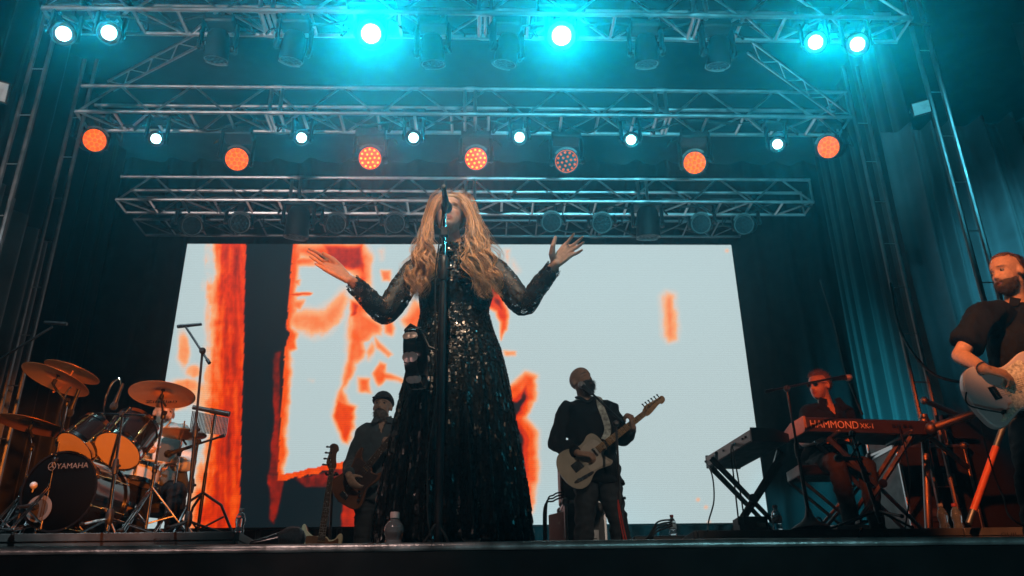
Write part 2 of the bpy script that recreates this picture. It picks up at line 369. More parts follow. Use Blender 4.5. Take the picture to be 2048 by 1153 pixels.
feat(Q((838, 380), (872, 412), (906, 448), (892, 458), (850, 425)), .5, 6); feat(Q((745, 300), (790, 420), (760, 470), (735, 430)), .52, 14); feat(Q((800, 440), (830, 400), (850, 420), (815, 470)), .6, 8)
feat(Q((580, 545), (600, 548), (598, 556)), .82, 8); feat([(756, 500), (766, 500), (764, 520)], .7, 10); feat([(870, 500), (876, 560), (866, 560)], .7, 10)
feat([(975, 576), (990, 572), (1004, 590), (1014, 620), (1012, 660), (1003, 680), (1000, 645), (990, 622), (972, 612)], .34, 7); feat([(984, 588), (1002, 596), (1010, 625), (1000, 622), (984, 606)], .19, 8)
feat([(1008, 702), (1030, 704), (1030, 710), (1010, 710)], .5, 6); feat([(1010, 500), (1016, 500), (1014, 525)], .62, 9); feat([(1024, 520), (1036, 540), (1028, 548)], .72, 12)
feat([(1326, 594), (1334, 588), (1344, 590), (1353, 664), (1350, 676), (1338, 680), (1330, 670)], .50, 15)
feat([(980, 760), (1020, 775), (1050, 745), (1072, 752), (1070, 800), (1050, 836), (1074, 862), (1075, 960), (1062, 1020), (1046, 1065), (980, 1065)], .40, 12)
feat([(1000, 790), (1030, 795), (1058, 758), (1062, 800), (1040, 838), (1062, 872), (1064, 955), (1050, 1010), (1030, 1065), (980, 1065)], .30, 8)
feat([(1000, 800), (1034, 802), (1054, 772), (1054, 800), (1032, 838), (1050, 878), (1050, 950), (1040, 1000), (1000, 1060)], .02, 8)
# lower left: dark below the slanted bottom edge of the picture
ln = 955-(PX-556)*.21+nB*2
low = PY-ln
msk = (PX > xr) & (PX < 800)
val = np.where(msk & (PX >= x2), np.minimum(val, np.where(low > -4, .38, 1)+ss(4, 16, -low)*.65), val)
val = np.where(msk & (low > 8+nB*2), np.minimum(val, .0), val)
def red(poly, v=.2, soft=3):
    global val
    d = sdpoly(wx_, wy_, poly); k = 1-ss(-soft, soft, d); val = np.maximum(val, v*k)
red([(590, 958), (690, 935), (700, 972), (668, 975), (610, 974)], .16); red([(546, 705), (560, 700), (560, 950), (540, 950), (540, 890), (548, 860)], .17)
red([(536, 950), (568, 950), (560, 1010), (548, 1048), (540, 1040)], .19); red([(684, 1004), (720, 1000), (730, 1060), (682, 1060)], .24); red([(735, 1000), (760, 990), (760, 1060), (735, 1060)], .24)
for c_ in [(1396, 1000), (1412, 1015), (1418, 1045), (1454, 502)]:
    dd = np.hypot(PX-c_[0], PY-c_[1]); val = np.minimum(val, .78+.22*ss(2, 7, dd))
val = np.clip(val + np.where((val > .06) & (val < .9), .05*nB+.04*nV, 0), 0, 1)
ramp_x = [0, .05, .14, .22, .32, .42, .55, .70, .85, 1.0]
ramp_c = np.array([(.004, .012, .016), (.02, .012, .014), (.12, .012, .010), (.42, .016, .006), (.80, .035, .003), (1.0, .10, .006), (1.0, .24, .07), (1.0, .43, .19), (.68, .62, .56), (.505, .625, .635)])
rgb = np.stack([np.interp(val, ramp_x, ramp_c[:, k]) for k in range(3)], -1)
rgb *= (0.93+.07*np.clip((1100-PY)/500, 0, 1))[..., None]
sc_ = thing('video_wall', 'large video wall showing a white and orange face picture with a dark band', 'screen', (-.25, SY, 1.0))
verts = np.stack([X.ravel(), np.full(X.size, SY-.06), Z.ravel()], -1)
me = bpy.data.meshes.new('display')
idx = np.arange((NU+1)*(NV+1)).reshape(NV+1, NU+1)
me.from_pydata(verts.tolist(), [], np.stack([idx[:-1, :-1].ravel(), idx[:-1, 1:].ravel(), idx[1:, 1:].ravel(), idx[1:, :-1].ravel()], -1).tolist())
ca = me.color_attributes.new('tint', 'FLOAT_COLOR', 'POINT'); ca.data.foreach_set('color', np.concatenate([rgb.reshape(-1, 3), np.ones((X.size, 1))], 1).astype(np.float32).ravel())
m = bpy.data.materials.new('led_display'); m.use_nodes = True; nt = m.node_tree; bs = nt.nodes['Principled BSDF']
bs.inputs['Base Color'].default_value = (.01, .01, .01, 1); bs.inputs['Roughness'].default_value = .6
vc = nt.nodes.new('ShaderNodeVertexColor'); vc.layer_name = 'tint'
tc = nt.nodes.new('ShaderNodeTexCoord'); wv = nt.nodes.new('ShaderNodeTexWave'); wv.bands_direction = 'Z'; wv.inputs['Scale'].default_value = 13; wv.inputs['Distortion'].default_value = .15
nt.links.new(tc.outputs['Object'], wv.inputs['Vector'])
mr = nt.nodes.new('ShaderNodeMapRange'); mr.inputs['To Min'].default_value = .93; mr.inputs['To Max'].default_value = 1.04; nt.links.new(wv.outputs['Fac'], mr.inputs['Value'])
nt.links.new(vc.outputs['Color'], bs.inputs['Emission Color']); nt.links.new(mr.outputs[0], bs.inputs['Emission Strength'])
disp = link('display', me, m, sc_, False)
b = MB()
for k in range(14): b.box((lerp(SX0, SX1, (k+.5)/14), SY+.03, (SZ0+SZ1)/2), ((SX1-SX0)/14-.004, .16, SZ1-SZ0-.01))
b.build('cabinet_frame', BLKM, sc_, bev=.004)
b = MB()
for x in np.linspace(SX0+.3, SX1-.3, 8): b.tube([(x, SY+.2, 0), (x, SY+.2, SZ1+.1)], .03, 8)
b.build('support_frame', BLKM, sc_)

# ------------------------------------------------------------------ trusses
def truss(label, x0, x1, Y, Z, h=.30, d=.30, step=.36, rc=.0195, rb=.0125, seed=0, ALU=ALU, loom=True):
    r_ = thing('lighting_truss', label, 'truss', ((x0+x1)/2, Y+d/2, Z), 'lighting trusses across the stage')
    ch = {}
    for nm, y, z in (('chord', Y, Z), ('chord', Y+d, Z), ('chord', Y, Z+h), ('chord', Y+d, Z+h)):
        b = MB(); b.tube([(x0, y, z), (x1, y, z)], rc, 8)
        b.build('chord', ALU, r_)
    n = max(2, round((x1-x0)/step))
    faces = [((Y, Z), (Y, Z+h)), ((Y+d, Z), (Y+d, Z+h)), ((Y, Z), (Y+d, Z)), ((Y, Z+h), (Y+d, Z+h))]
    for fi, (a, c) in enumerate(faces[:3]):
        b = MB()
        for i in range(0, n, 1 if fi != 1 else 2):
            xa = lerp(x0, x1, i/n)+.02; xb = lerp(x0, x1, (i+1)/n)-.02
            p, q = (a, c) if (i+fi) % 2 == 0 else (c, a)
            b.tube([(xa, *p), (xb, *q)], rb, 6)
            if fi == 2: b.tube([(xa-.02, *a), (xa-.02, *c)], rb*1.25, 6)
        b.tube([(x1-.01, *a), (x1-.01, *c)], rb, 6)
        if fi in (0, 2):
            for k in range(1, 4):
                xj = lerp(x0, x1, k/4)
                for dx in (-.05, .05): b.tube([(xj+dx, *a), (xj+dx, *c)], rb*1.6, 6)
        b.build('lacing', ALU, r_)
    for k in range(1, 4):
        xj = lerp(x0, x1, k/4)
        for y, z in ((Y, Z), (Y+d, Z), (Y, Z+h), (Y+d, Z+h)): MB().tube([(xj-.09, y, z), (xj-.03, y, z), (xj+.03, y, z), (xj+.09, y, z)], [.0195, .027, .027, .0195], 8).build('coupler', ALU, r_)
    if loom:
        g = random.Random(int(x1*100)); pts = []; x = x0+.1
        while x < x1-.2: pts.append((x, Y+d*.5+g.uniform(-.06, .06), Z+.035+g.uniform(-.015, .02))); x += g.uniform(.25, .5); pts.append((x, Y+d*.5+g.uniform(-.1, .1), Z-g.uniform(.0, .07))); x += g.uniform(.25, .5)
        MB().tube(curve_pts(pts, 5), .014, 6).build('cable_loom', RUB, r_)
    return r_
TZ = 4.5
def rowY(px, py): return atz(px, py, TZ).y
Y1, Y2, Y3, Y4 = rowY(900, 26), rowY(925, 229), rowY(930, 402), rowY(900, 441)
def ex(px, py): return atz(px, py, TZ).x
truss('foremost roof truss carrying six glaring teal beams near the top of the picture', ex(85, 17), ex(1825, 37), Y1, TZ, d=.29)
truss('middle roof truss carrying the orange wash lights', ex(150, 222), ex(1700, 240), Y2, TZ, d=.31)
truss('rear roof truss carrying the row of dark unlit moving heads', ex(235, 403), ex(1630, 402), Y3, TZ)
truss('dim hindmost truss just above the video wall', ex(268, 441), ex(1500, 441), Y4, TZ, d=.40, rc=.018, rb=.008, ALU=pbr('dimmed_truss_tube', (.10, .10, .105), .45, .8))  # dimness of the rear truss put into a darker steel
# diagonal roof braces seen between rows 1 and 2
def brace(p, q, label):
    r_ = thing('roof_brace', label, 'brace', p)
    for off in (-.07, .07):
        b = MB(); b.tube([Vector(p)+Vector((0, off, 0)), Vector(q)+Vector((0, off, 0))], .013, 8); b.build('tube', ALU, r_)
    b = MB()
    for i in range(8):
        a = Vector(p).lerp(Vector(q), i/8); c = Vector(p).lerp(Vector(q), (i+1)/8); s_ = .07 if i % 2 else -.07
        b.tube([a+Vector((0, s_, 0)), c+Vector((0, -s_, 0))], .006, 6)
    b.build('lacing', ALU, r_)
brace(at(222, 172, Y2+.1), at(415, 70, Y1+.32), 'slanting twin tube brace between the trusses at upper left')
brace(at(1500, 95, Y1+.3), at(1690, 235, Y2), 'slanting twin tube brace down to the right end of the middle truss')
# towers
def tower(px, py, Y, label, two=.2, z1=5.2, rc=.019):
    x = at(px, py, Y).x
    r_ = thing('truss_tower', label, 'tower', (x, Y, 0))
    for dx, dy in ((0, 0), (two, 0)):
        b = MB(); b.tube([(x+dx, Y+dy, 0), (x+dx, Y+dy, z1)], rc, 8); b.build('chord', STEEL, r_)
    b = MB(); n = int(z1/.45)
    for i in range(1, n): b.tube([(x, Y, i*.45), (x+two, Y, i*.45)], .005, 6)
    b.build('rungs', ALU, r_)
    b = MB(); b.box((x+two/2, Y, .015), (two+.2, .3, .03)); b.build('base_plate', STEEL, r_, bev=.004)
    return r_
tower(78, 500, Y2+.1, 'slim upright tower at the left end of the middle truss', .12)
tower(1745, 400, Y2+.1, 'slim upright tower at the right end of the middle truss', .14)
tower(1885, 290, Y1+.4, 'front right upright tower that carries the small floodlight', .13, rc=.021)
tower(8, 330, Y1+.2, 'front left upright tower at the picture edge', .12, rc=.018)
# scaffold tubes at right
def scaffold(label, segs, group='scaffold tubes at the right wing'):
    r_ = thing('scaffold_brace', label, 'scaffold', segs[0][0])
    for p, q, rr in segs:
        b = MB(); b.tube([p, q], rr, 10); b.build('tube', STEEL, r_)
        m_ = Vector(p).lerp(Vector(q), .06); b = MB(); b.ball(m_, rr*1.5, 0, 10, 6); b.build('clamp', STEEL, r_)
scaffold('slanting scaffold tubes meeting under the raised teal drape', [(at(1855, 860, 6.3), at(1975, 818, 6.1), .032), (at(1848, 830, 6.6), at(1858, 1060, 6.6), .03), (at(1852, 868, 6.6), at(1935, 935, 6.9), .022), (at(1845, 800, 6.6), at(1915, 830, 6.8), .022)])
rt = thing('scaffold_brace', 'steel prop with an orange painted length leaning behind the right guitarist', 'scaffold', at(1937, 1050, 5.6))
p, q = at(1937, 1048, 5.6), at(2012, 838, 5.6)
MB().tube([p, p.lerp(q, .12)], .021, 10).build('tube', STEEL, rt); MB().tube([p.lerp(q, .72), q], .021, 10).build('tube', STEEL, rt)
b = MB(); b.tube([p.lerp(q, .12), p.lerp(q, .72)], .0235, 10); b.build('painted_sleeve', pbr('orange_paint', (.7, .11, .03), .45), rt)
# floodlights
def flood(c, dirv, label, sx=.15, sy=.12):
    r_ = thing('floodlight', label, 'floodlight', c)
    M = frame(c, Vector(dirv).cross(Vector((0, 0, 1))), dirv)
    b = MB(); b.prism([(-sx/2, -sy/2), (sx/2, -sy/2), (sx/2, sy/2), (-sx/2, sy/2)], -.06, 0, M); b.build('housing', KEYB, r_, bev=.008)
    b = MB(); b.prism([(-sx*.43, -sy*.41), (sx*.43, -sy*.41), (sx*.43, sy*.41), (-sx*.43, sy*.41)], .001, .004, M); b.build('glass', pbr('flood_glass', (.26, .29, .3), .3), r_)
    b = MB(); b.tube([M @ Vector((sx/2+.01, 0, -.03)), M @ Vector((sx/2+.02, 0, -.12)), M @ Vector((0, 0, -.16))], .008, 8); b.build('bracket', BLKM, r_)
flood(at(1843, 216, Y1+.38), (-.45, -.75, -.42), 'small pale square floodlight clamped to the right tower')
flood(at(-12, 180, Y1), (.4, -.75, -.5), 'pale floodlight cut by the left picture edge', .2, .17)
# ------------------------------------------------------------------ moving lights
LENS_O = emit('orange_lens_glow', (1.0, .14, .0005), 1.6, False)
LENS_OC = emit('orange_cell_glow', (1.0, .085, .0005), 1.25, False)
LENS_HOT = emit('hot_cell_glow', (1.0, .38, .03), 2.1, False)
LENS_RED = emit('red_ring_glow', (1.0, .05, .002), 1.3, False)
LENS_DOT = emit('dim_cell_glow', (1.0, .10, .01), .7, False)
LENS_T = emit('teal_lens_glow', (.5, 1.0, .98), 12.0, False)
LENS_D = pbr('dark_lens', (.012, .022, .026), .5, 0, .2, 20, spec=.25)
HOUSE = pbr('fixture_housing', (.009, .0095, .010), .5, 0, .2, 18)
HOUSEG = pbr('fixture_cover', (.12, .12, .12), .4, 0, .12, 18)
def cells(M, r, mat, z, parent, rr=.016):
    b = MB(); pts = [(0, 0)] + [(r*.42*math.cos(a*math.pi/3+.2), r*.42*math.sin(a*math.pi/3+.2)) for a in range(6)] + [(r*.80*math.cos(a*math.pi/6+.1), r*.80*math.sin(a*math.pi/6+.1)) for a in range(12)]
    for x, y in pts:
        b.lathe([(rr, z), (rr*.9, z+.004), (rr*.4, z+.007)], M @ Vector((x, y, 0)) , M.to_3x3() @ Vector((0, 0, 1)), 10)
    b.build('led_cells', mat, parent)
def moving_light(px, py, Y, kind, dirv, label, group, power=0, size=30, sc=1.0, truss_y=None, aim=None):
    P = at(px, py, Y); d = Vector(dirv).normalized(); s = d.cross(Vector((0, 0, 1))).normalized()
    r = .108*sc if kind != 'teal' else .056*sc; L = .13*sc
    C = P - d*L; top = TZ-.02
    r_ = thing('moving_light', label, 'stage light', (C.x, C.y, top), group)
    zb = max(C.z+.20, min(top-.05, C.z+.30*sc))
    b = MB(); b.box((C.x, C.y, zb+.05), (.30*sc, .20*sc, .10)); b.build('base', HOUSE, r_, bev=.02)
    for k in (-.06, .06): b = MB(); b.tube([(C.x+k, C.y, zb+.09), (C.x+k, C.y, top+.03)], .016, 8); b.box((C.x+k, C.y, top+.02), (.03, .085, .06)); b.build('clamp', BLKM, r_)
    g = random.Random(int(px*7+py)); x_ = g.choice((-.1, .1)); MB().tube(curve_pts([(C.x+x_, C.y+.05, zb+.08), (C.x+x_*2.2, C.y+.08, zb+.02+g.uniform(0, .05)), (C.x+x_*2.6, C.y+.08, top-.05), (C.x+x_*2, C.y+.1, top+.05)], 5), .009, 6).build('power_cable', RUB, r_)
    w_ = r+.045
    for k in (-1, 1):
        b = MB(); a = C + s*k*w_
        b.tube([(a.x, a.y, zb+.01), Vector((a.x, a.y, zb-.04)), a+Vector((0, 0, -.02))], [(.022, .05), (.020, .055), (.018, .045)], 8, up=s, rnd_=True)
        b.tube([a-s*k*.03, a+s*k*.022], .035, 12); b.build('yoke_arm', HOUSE, r_)
    q = Vector((0, 0, 1)).rotation_difference(d)
    b = MB()
    if kind == 'teal': prof = [(.03, -.19), (.085, -.18), (.10, -.12), (.10, .02), (.092, .10), (.086, .13), (.062, .13), (.058, .115)]
    else: prof = [(.03, -.17), (.085, -.165), (.108, -.12), (.116, 0), (.120, .10), (.122, .135), (.113, .135), (.110, .118)]
    b.lathe([(x*sc, z*sc) for x, z in prof], C, d, 28); b.build('head', HOUSE, r_)
    if kind != 'teal':                                   # top cover over the head; its pale grey carries the rim's highlight
        M = frame(C, s, d); b = MB(); rg = []
        for a in np.linspace(R(38), R(142), 14):
            ca_, sa = math.cos(a), math.sin(a); sgn = 1 if (M.to_3x3() @ Vector((0, 1, 0))).z > 0 else -1
            e = .6+.4*math.sin((a-R(38))/R(104)*math.pi)
            rg.append([M @ Vector((ca_*k*sc, sgn*sa*k*sc, z*sc)) for k, z in ((.120, .135-.07*e), (.136, .135-.06*e), (.140, .139), (.123, .141))])
        b.loft(rg); b.build('head_cover', HOUSEG, r_)
    M = frame(C, s, d); zl = L-.012*sc
    b = MB(); b.lathe([(r*.995, zl-.01), (r*.99, zl), (r*.6, zl+.004*sc), (.001, zl+.006*sc)], C, d, 28)
    if kind == 'orange':
        b.build('lens', LENS_O, r_); cells(M, r, LENS_OC, zl+.0035, r_, .021)
    elif kind == 'hot':
        b.build('lens', LENS_RED, r_); cells(M, r, LENS_HOT, zl+.0035, r_, .0115)
    elif kind == 'dim':
        b.build('lens', LENS_D, r_); cells(M, r, LENS_DOT, zl+.0035, r_, .0125)
        b = MB(); b.lathe([(r*1.0, zl+.002), (r*1.03, zl+.006), (r*1.0, zl+.010), (r*.96, zl+.006)], C, d, 28, cap=False); b.build('lens_ring', LENS_DOT, r_)
    elif kind == 'teal': b.build('lens', LENS_T, r_)
    else:
        b.build('lens', LENS_D, r_); cells(M, r, LENS_D, zl+.0035, r_, .019)
        b = MB(); b.lathe([(r*1.0, zl+.002), (r*1.05, zl+.008), (r*1.05, zl+.016), (r*.97, zl+.012)], C, d, 28, cap=False); b.build('lens_ring', HOUSEG, r_)
    if power:
        colr = (.0, .70, 1.0) if kind == 'teal' else ((1.0, .13, .02) if kind == 'hot' else (1.0, .25, .04))
        spot('lamp', P+d*.02, P+(Vector(aim)-P if aim else d), power, colr, size, 1.0, .05, r_)
    return r_
G1, G2, G3, G4, G5 = 'teal beam lights on the foremost truss', 'unlit moving heads on the foremost truss', 'orange wash lights on the middle truss', 'teal spot lights on the middle truss', 'unlit wash heads on the rear truss'
def dcam(px, py, Y, dx=0, dz=0):
    d = (CC-at(px, py, Y)).normalized(); return d+Vector((dx, 0, dz))
TP1 = 260
for px, py, lab, pw, aim, sz in [
    (127, 68, 'outermost left teal beam light, round white lens in a soft teal glow', TP1*.28, (-.9, 0, -.2), 34), (218, 66, 'starry teal beam light, second from the left end of the top truss', TP1*.6, (-.6, 0, .2), 34),
    (742, 68, 'brightest teal beam light with a huge glow above the singer at left', TP1*7, (-.1, 0, .4), 32), (1123, 72, 'glaring teal beam light with a streaked star right of the singer', TP1*5.2, (.1, 0, .4), 32),
    (1631, 85, 'teal beam light, inner of the pair at the right end of the top truss', TP1*1.9, (.5, 0, .2), 36), (1715, 89, 'outermost right teal beam light of the top truss', TP1*1.3, (.8, 0, -.2), 34)]:
    moving_light(px, py, Y1, 'teal', dcam(px, py, Y1), lab, G1, pw, sz, 1.35 if pw > TP1*3 else 1.0, aim=aim)
for px, py, lab in [(432, 120, 'unlit head hanging below the top truss, leftmost dark one'), (582, 122, 'unlit head hanging below the top truss beside the leftmost dark one'), (866, 128, 'unlit head in the glow between the two brightest teal beams'), (1010, 128, 'unlit head just left of the streaked teal star'),
                    (1294, 128, 'unlit head hanging right of the streaked teal star'), (1437, 132, 'unlit head hanging nearest the right pair of teal beams')]:
    moving_light(px, py, Y1+.15, 'dark', (rnd.uniform(-.2, .2), .30, -1), lab, G2, 0, 0, .82)
OP = 22
for px, py, kind, dd, lab in [(190, 281, 'orange', (.35, 0), 'orange wash light at the left end of the middle truss'), (474, 319, 'orange', (.12, 0), 'flat orange wash light, second from left'), (740, 317, 'hot', (0, 0), 'red ringed wash light with yellow hot cells left of the singer'),
                              (952, 318, 'hot', (0, 0), 'red ringed wash light with yellow hot cells above the singer'), (1133, 323, 'dim', (-.02, 0), 'dimmed wash light with small orange dots'), (1389, 326, 'orange', (-.14, 0), 'flat orange wash light, second from right'), (1656, 295, 'orange', (-.4, 0), 'orange wash light at the right end of the middle truss')]:
    moving_light(px, py, Y2+.25, kind, dcam(px, py, Y2+.25, *dd), lab, G3, 0 if kind == 'dim' else (OP*4 if kind == 'hot' else OP*.3), 13 if kind == 'hot' else 40)
TP2 = 60
for px, py, ax, lab in [(312, 278, -2.2, 'small teal spot light beside the left end orange wash'), (603, 276, -1.4, 'small teal spot light between the two left hot and flat orange washes'), (827, 276, -.4, 'small teal spot light just left above the singer'), (1039, 275, .4, 'small teal spot light just right above the singer'), (1262, 280, 1.2, 'small teal spot light right of the dimmed dotted wash'), (1555, 289, 2.2, 'small teal spot light beside the right end orange wash')]:
    moving_light(px, py, Y2+.05, 'teal', dcam(px, py, Y2+.05), lab, G4, TP2, 36, .8, aim=(ax*.4, 0, .3))
for px, py, dx, dz, lab in [(384, 452, .3, -.1, 'dark wash head at the left end of the rear truss, lens turned to the right'), (480, 447, .1, 0, 'dark wash head with a reddish brow, second on the rear truss'), (672, 448, .1, 0, 'dark round lens wash head left of the singer, farther one'), (790, 447, .05, 0, 'dark round lens wash head left of the singer, nearer one'),
                            (1103, 445, 0, 0, 'dark round lens wash head just above the raised right hand'), (1204, 447, 0, 0, 'dark round lens wash head right of the raised hand'), (1402, 448, -.15, 0, 'dark wash head with visible cells, second from right on the rear truss'), (1488, 450, -.25, 0, 'dark wash head with visible cells at the right end of the rear truss')]:
    moving_light(px, py, Y3+.25, 'dark', dcam(px, py, Y3+.25, dx, dz), lab, G5)
moving_light(592, 474, Y3+.15, 'dark', (-.1, .25, -1), 'dark head pointing straight down above the left raised hand', G5, 0, 0, 1.15)
moving_light(1297, 474, Y3+.15, 'dark', (0, .25, -1), 'bulky dark head pointing straight down above the video wall', G5, 0, 0, 1.15)

# ------------------------------------------------------------------ human figures
def remesh(mb, voxel, smooth_it=4, fac=.5, name='m'):
    me = mb.mesh(name); bm = bmesh.new(); bm.from_mesh(me); bmesh.ops.recalc_face_normals(bm, faces=bm.faces); bm.to_mesh(me); bm.free()
    o = bpy.data.objects.new('tmp', me); col.objects.link(o)
    m = o.modifiers.new('r', 'REMESH'); m.mode = 'VOXEL'; m.voxel_size = voxel
    if smooth_it: s_ = o.modifiers.new('s', 'SMOOTH'); s_.iterations = smooth_it; s_.factor = fac
    dg = bpy.context.evaluated_depsgraph_get(); r = bpy.data.meshes.new_from_object(o.evaluated_get(dg))
    bpy.data.objects.remove(o); r.name = name
    return r
def getco(me):
    a = np.empty(len(me.vertices)*3, np.float32); me.vertices.foreach_get('co', a); return a.reshape(-1, 3)
def setco(me, a): me.vertices.foreach_set('co', np.ascontiguousarray(a, np.float32).ravel()); me.update()
def setcol(me, c):
    ca = me.color_attributes.new('tint', 'FLOAT_COLOR', 'POINT')
    ca.data.foreach_set('color', np.concatenate([c, np.ones((len(c), 1))], 1).astype(np.float32).ravel())
def folds(me, amp, freq, seed, stretch=(1, 1, .5), fn=None):
    a = getco(me); n = np.empty(len(me.vertices)*3, np.float32); me.vertices.foreach_get('normal', n); n = n.reshape(-1, 3)
    d = np.array([1-abs(noise.noise(Vector((p[0]*freq*stretch[0]+seed, p[1]*freq*stretch[1], p[2]*freq*stretch[2]))))*2.2 + .5*noise.noise(Vector((p[0]*freq*2.3, p[1]*freq*2.3+seed, p[2]*freq*1.4))) for p in a])
    if fn is not None: d = d*fn(a)
    setco(me, a+n*(d*amp)[:, None])
def head_grid(nu=52, nv=40, female=False):
    el = [((0, -.012, .032), (.076, .098, .086)), ((0, .022, -.035), (.060 if not female else .058, .066, .084)), ((0, .028, -.072), (.046 if not female else .040, .052, .044))]
    P = np.zeros((nv, nu, 3)); D = np.zeros((nv, nu, 3))
    for i in range(nv):
        a = -math.pi/2+math.pi*(i+.3)/(nv-.4)
        for j in range(nu):
            b_ = 2*math.pi*j/nu; d = np.array([math.cos(a)*math.cos(b_), math.cos(a)*math.sin(b_), math.sin(a)]); t = 0
            for c, r in el:
                c = np.array(c); r = np.array(r); A = ((d/r)**2).sum(); B = (d*c/r**2).sum(); Cc = ((c/r)**2).sum()-1; q = B*B-A*Cc
                if q > 0: t += max(0, (B+math.sqrt(q))/A)**16
            P[i, j] = d*t**(1/16); D[i, j] = d
    return P, D
BUMPS = [(0, -.004, .008, .014, .008), (0, -.022, .008, .014, .012), (0, -.037, .010, .009, .021), (.012, -.041, .007, .006, .008), (-.012, -.041, .007, .006, .008), (.028, .018, .020, .008, .0095), (-.028, .018, .020, .008, .0095),
         (.031, .003, .014, .010, -.014), (-.031, .003, .014, .010, -.014), (.031, .001, .011, .0065, .009), (-.031, .001, .011, .0065, .009), (.031, -.004, .012, .0025, .0025), (-.031, -.004, .012, .0025, .0025), (.046, -.024, .018, .014, .005), (-.046, -.024, .018, .014, .005),
         (0, -.0655, .020, .0045, .006), (0, -.0775, .017, .0055, .007), (0, -.0712, .021, .0022, -.006), (0, -.088, .016, .005, -.003), (0, -.104, .017, .011, .009)]
def head_pts(female=False, smile=0):
    P, D = head_grid(60, 48, female); y = P[..., 1]; f = np.clip((y-.02)/.03, 0, 1)
    for x0, z0, sx, sz, a in BUMPS:
        zz = P[..., 2]-z0
        if smile and -.09 < z0 < -.06: zz = zz-smile*P[..., 0]**2*10
        P[..., 1] += f*a*np.exp(-((P[..., 0]-x0)/sx)**2-(zz/sz)**2)
    return P, D
def add_grid(mb, P, M, s=1.0):
    nv, nu, _ = P.shape
    mb.loft([[M @ Vector(P[i, j]*s) for j in range(nu)] for i in range(nv)])
def add_head(mb, M, s=1.0, female=False, smile=0):
    P, _ = head_pts(female, smile); add_grid(mb, P, M, s)
    for k in (-1, 1):
        mb.ball(M @ Vector((k*.076*s, -.014*s, -.010*s)), (.011*s, .019*s, .031*s), 0, 12, 8, M.to_3x3() @ Matrix.Rotation(k*.35, 3, 'Z') @ Matrix.Rotation(-.15, 3, 'X'))
def head_shell(M, mask, t, nz, s=1.0, seed=0, inside=.014, female=False, scale=30, nu=96, nv=72):
    P, D = head_grid(nu, nv, female); mb = MB()
    for i in range(nv):
        for j in range(nu):
            p = P[i, j]; m_ = max(0., min(1., mask(p, D[i, j])))
            off = m_*(t + nz*noise.noise(Vector((p[0]*scale+seed, p[1]*scale, p[2]*scale*.6))) + .4*nz*noise.noise(Vector((p[0]*scale*3+seed, p[1]*scale*3, p[2]*scale*2)))) - (1-m_)*inside
            P[i, j] = p + D[i, j]*off
    add_grid(mb, P, M, s)
    return mb
def sm(a, b_, x):
    t = min(1, max(0, (x-a)/(b_-a))); return t*t*(3-2*t)
def head_frame(c, fwd, up=(0, 0, 1)):
    y = Vector(fwd).normalized(); x = y.cross(Vector(up)).normalized(); z = x.cross(y); c = Vector(c)
    return Matrix(((x.x, y.x, z.x, c.x), (x.y, y.y, z.y, c.y), (x.z, y.z, z.z, c.z), (0, 0, 0, 1)))
def hand(mb, w, d, n, ts, curl=(25, 30, 20), spread=.06, L=1.0, thumb=(.55, .75, .25), tcurl=12, idx_curl=None):
    """palm + five bent fingers; w wrist, d pointing direction, n the way the palm faces, ts the side the thumb is on (vector)"""
    w = Vector(w); d = Vector(d).normalized(); n = Vector(n); n = (n-d*n.dot(d)).normalized(); t = d.cross(n); t = t if t.dot(Vector(ts)) > 0 else -t
    base = [(.026, .086, .95), (.009, .090, 1.05), (-.008, .086, .98), (-.024, .078, .78)]
    for i, (sx, ly, fl) in enumerate(base):
        k = w + d*ly*L + t*sx*L
        mb.tube([w+t*sx*.55*L, w+d*.045*L+t*sx*.9*L-n*.002, k], [(.013*L, .015*L), (.0125*L, .0145*L), .0105*L], 10, rnd_=True)
        ang = 0; p = k; pts = [k]; dd = (d + t*spread*(1.5-i)).normalized(); axis = dd.cross(n).normalized()
        cl = idx_curl if (idx_curl and i == 0) else curl
        for sg, c_ in zip((.043, .027, .021), cl):
            ang += c_*(1+.08*i); v = Quaternion(axis, R(ang)) @ dd; p = p+v*sg*fl*L; pts.append(p)
        mb.tube(pts, [.0098*L, .0090*L, .0082*L, .0070*L], 10, rnd_=True)
    b0 = w+d*.018*L+t*.020*L; tv = (d*thumb[0]+t*thumb[1]+n*thumb[2]).normalized(); p1 = b0+tv*.038*L
    ax = tv.cross(d).normalized(); v2 = Quaternion(ax, R(tcurl)) @ tv; p2 = p1+v2*.034*L; p3 = p2+(Quaternion(ax, R(tcurl*1.8)) @ tv)*.026*L
    mb.tube([b0, p1, p2, p3], [.0165*L, .0125*L, .0105*L, .0085*L], 10, rnd_=True)
    mb.ball(w+d*.035*L+t*.016*L+n*.006*L, (.018*L, .018*L, .018*L), 0, 10, 8)
def torso_rings(J, grow=0, top=True, s=1.0, female=False):
    rp = (J['hiL']-J['hiR']).normalized(); rc = (J['shL']-J['shR']).normalized(); out = []
    ax = (J['neck']-J['pelvis']).normalized()
    spec = [(0., .155, .105), (.12, .168, .115), (.28, .155, .108), (.42, .150, .106), (.60, .168, .118), (.76, .178, .120), (.88, .172, .105), (.96, .125, .085), (1.0, .075, .07)]
    for t, rx, ry in spec:
        c = J['pelvis'].lerp(J['waist'], t/.42) if t < .42 else J['waist'].lerp(J['chest'], (t-.42)/.34) if t < .76 else J['chest'].lerp(J['neck'], (t-.76)/.24)
        r_ = rp.lerp(rc, t).normalized(); f = ax.cross(r_).normalized(); g = grow if t < .97 else grow*.5
        out.append([c + r_*((rx*s+g)*math.cos(2*math.pi*k/28)) + f*((ry*s+g)*math.sin(2*math.pi*k/28)) for k in range(28)])
    return out
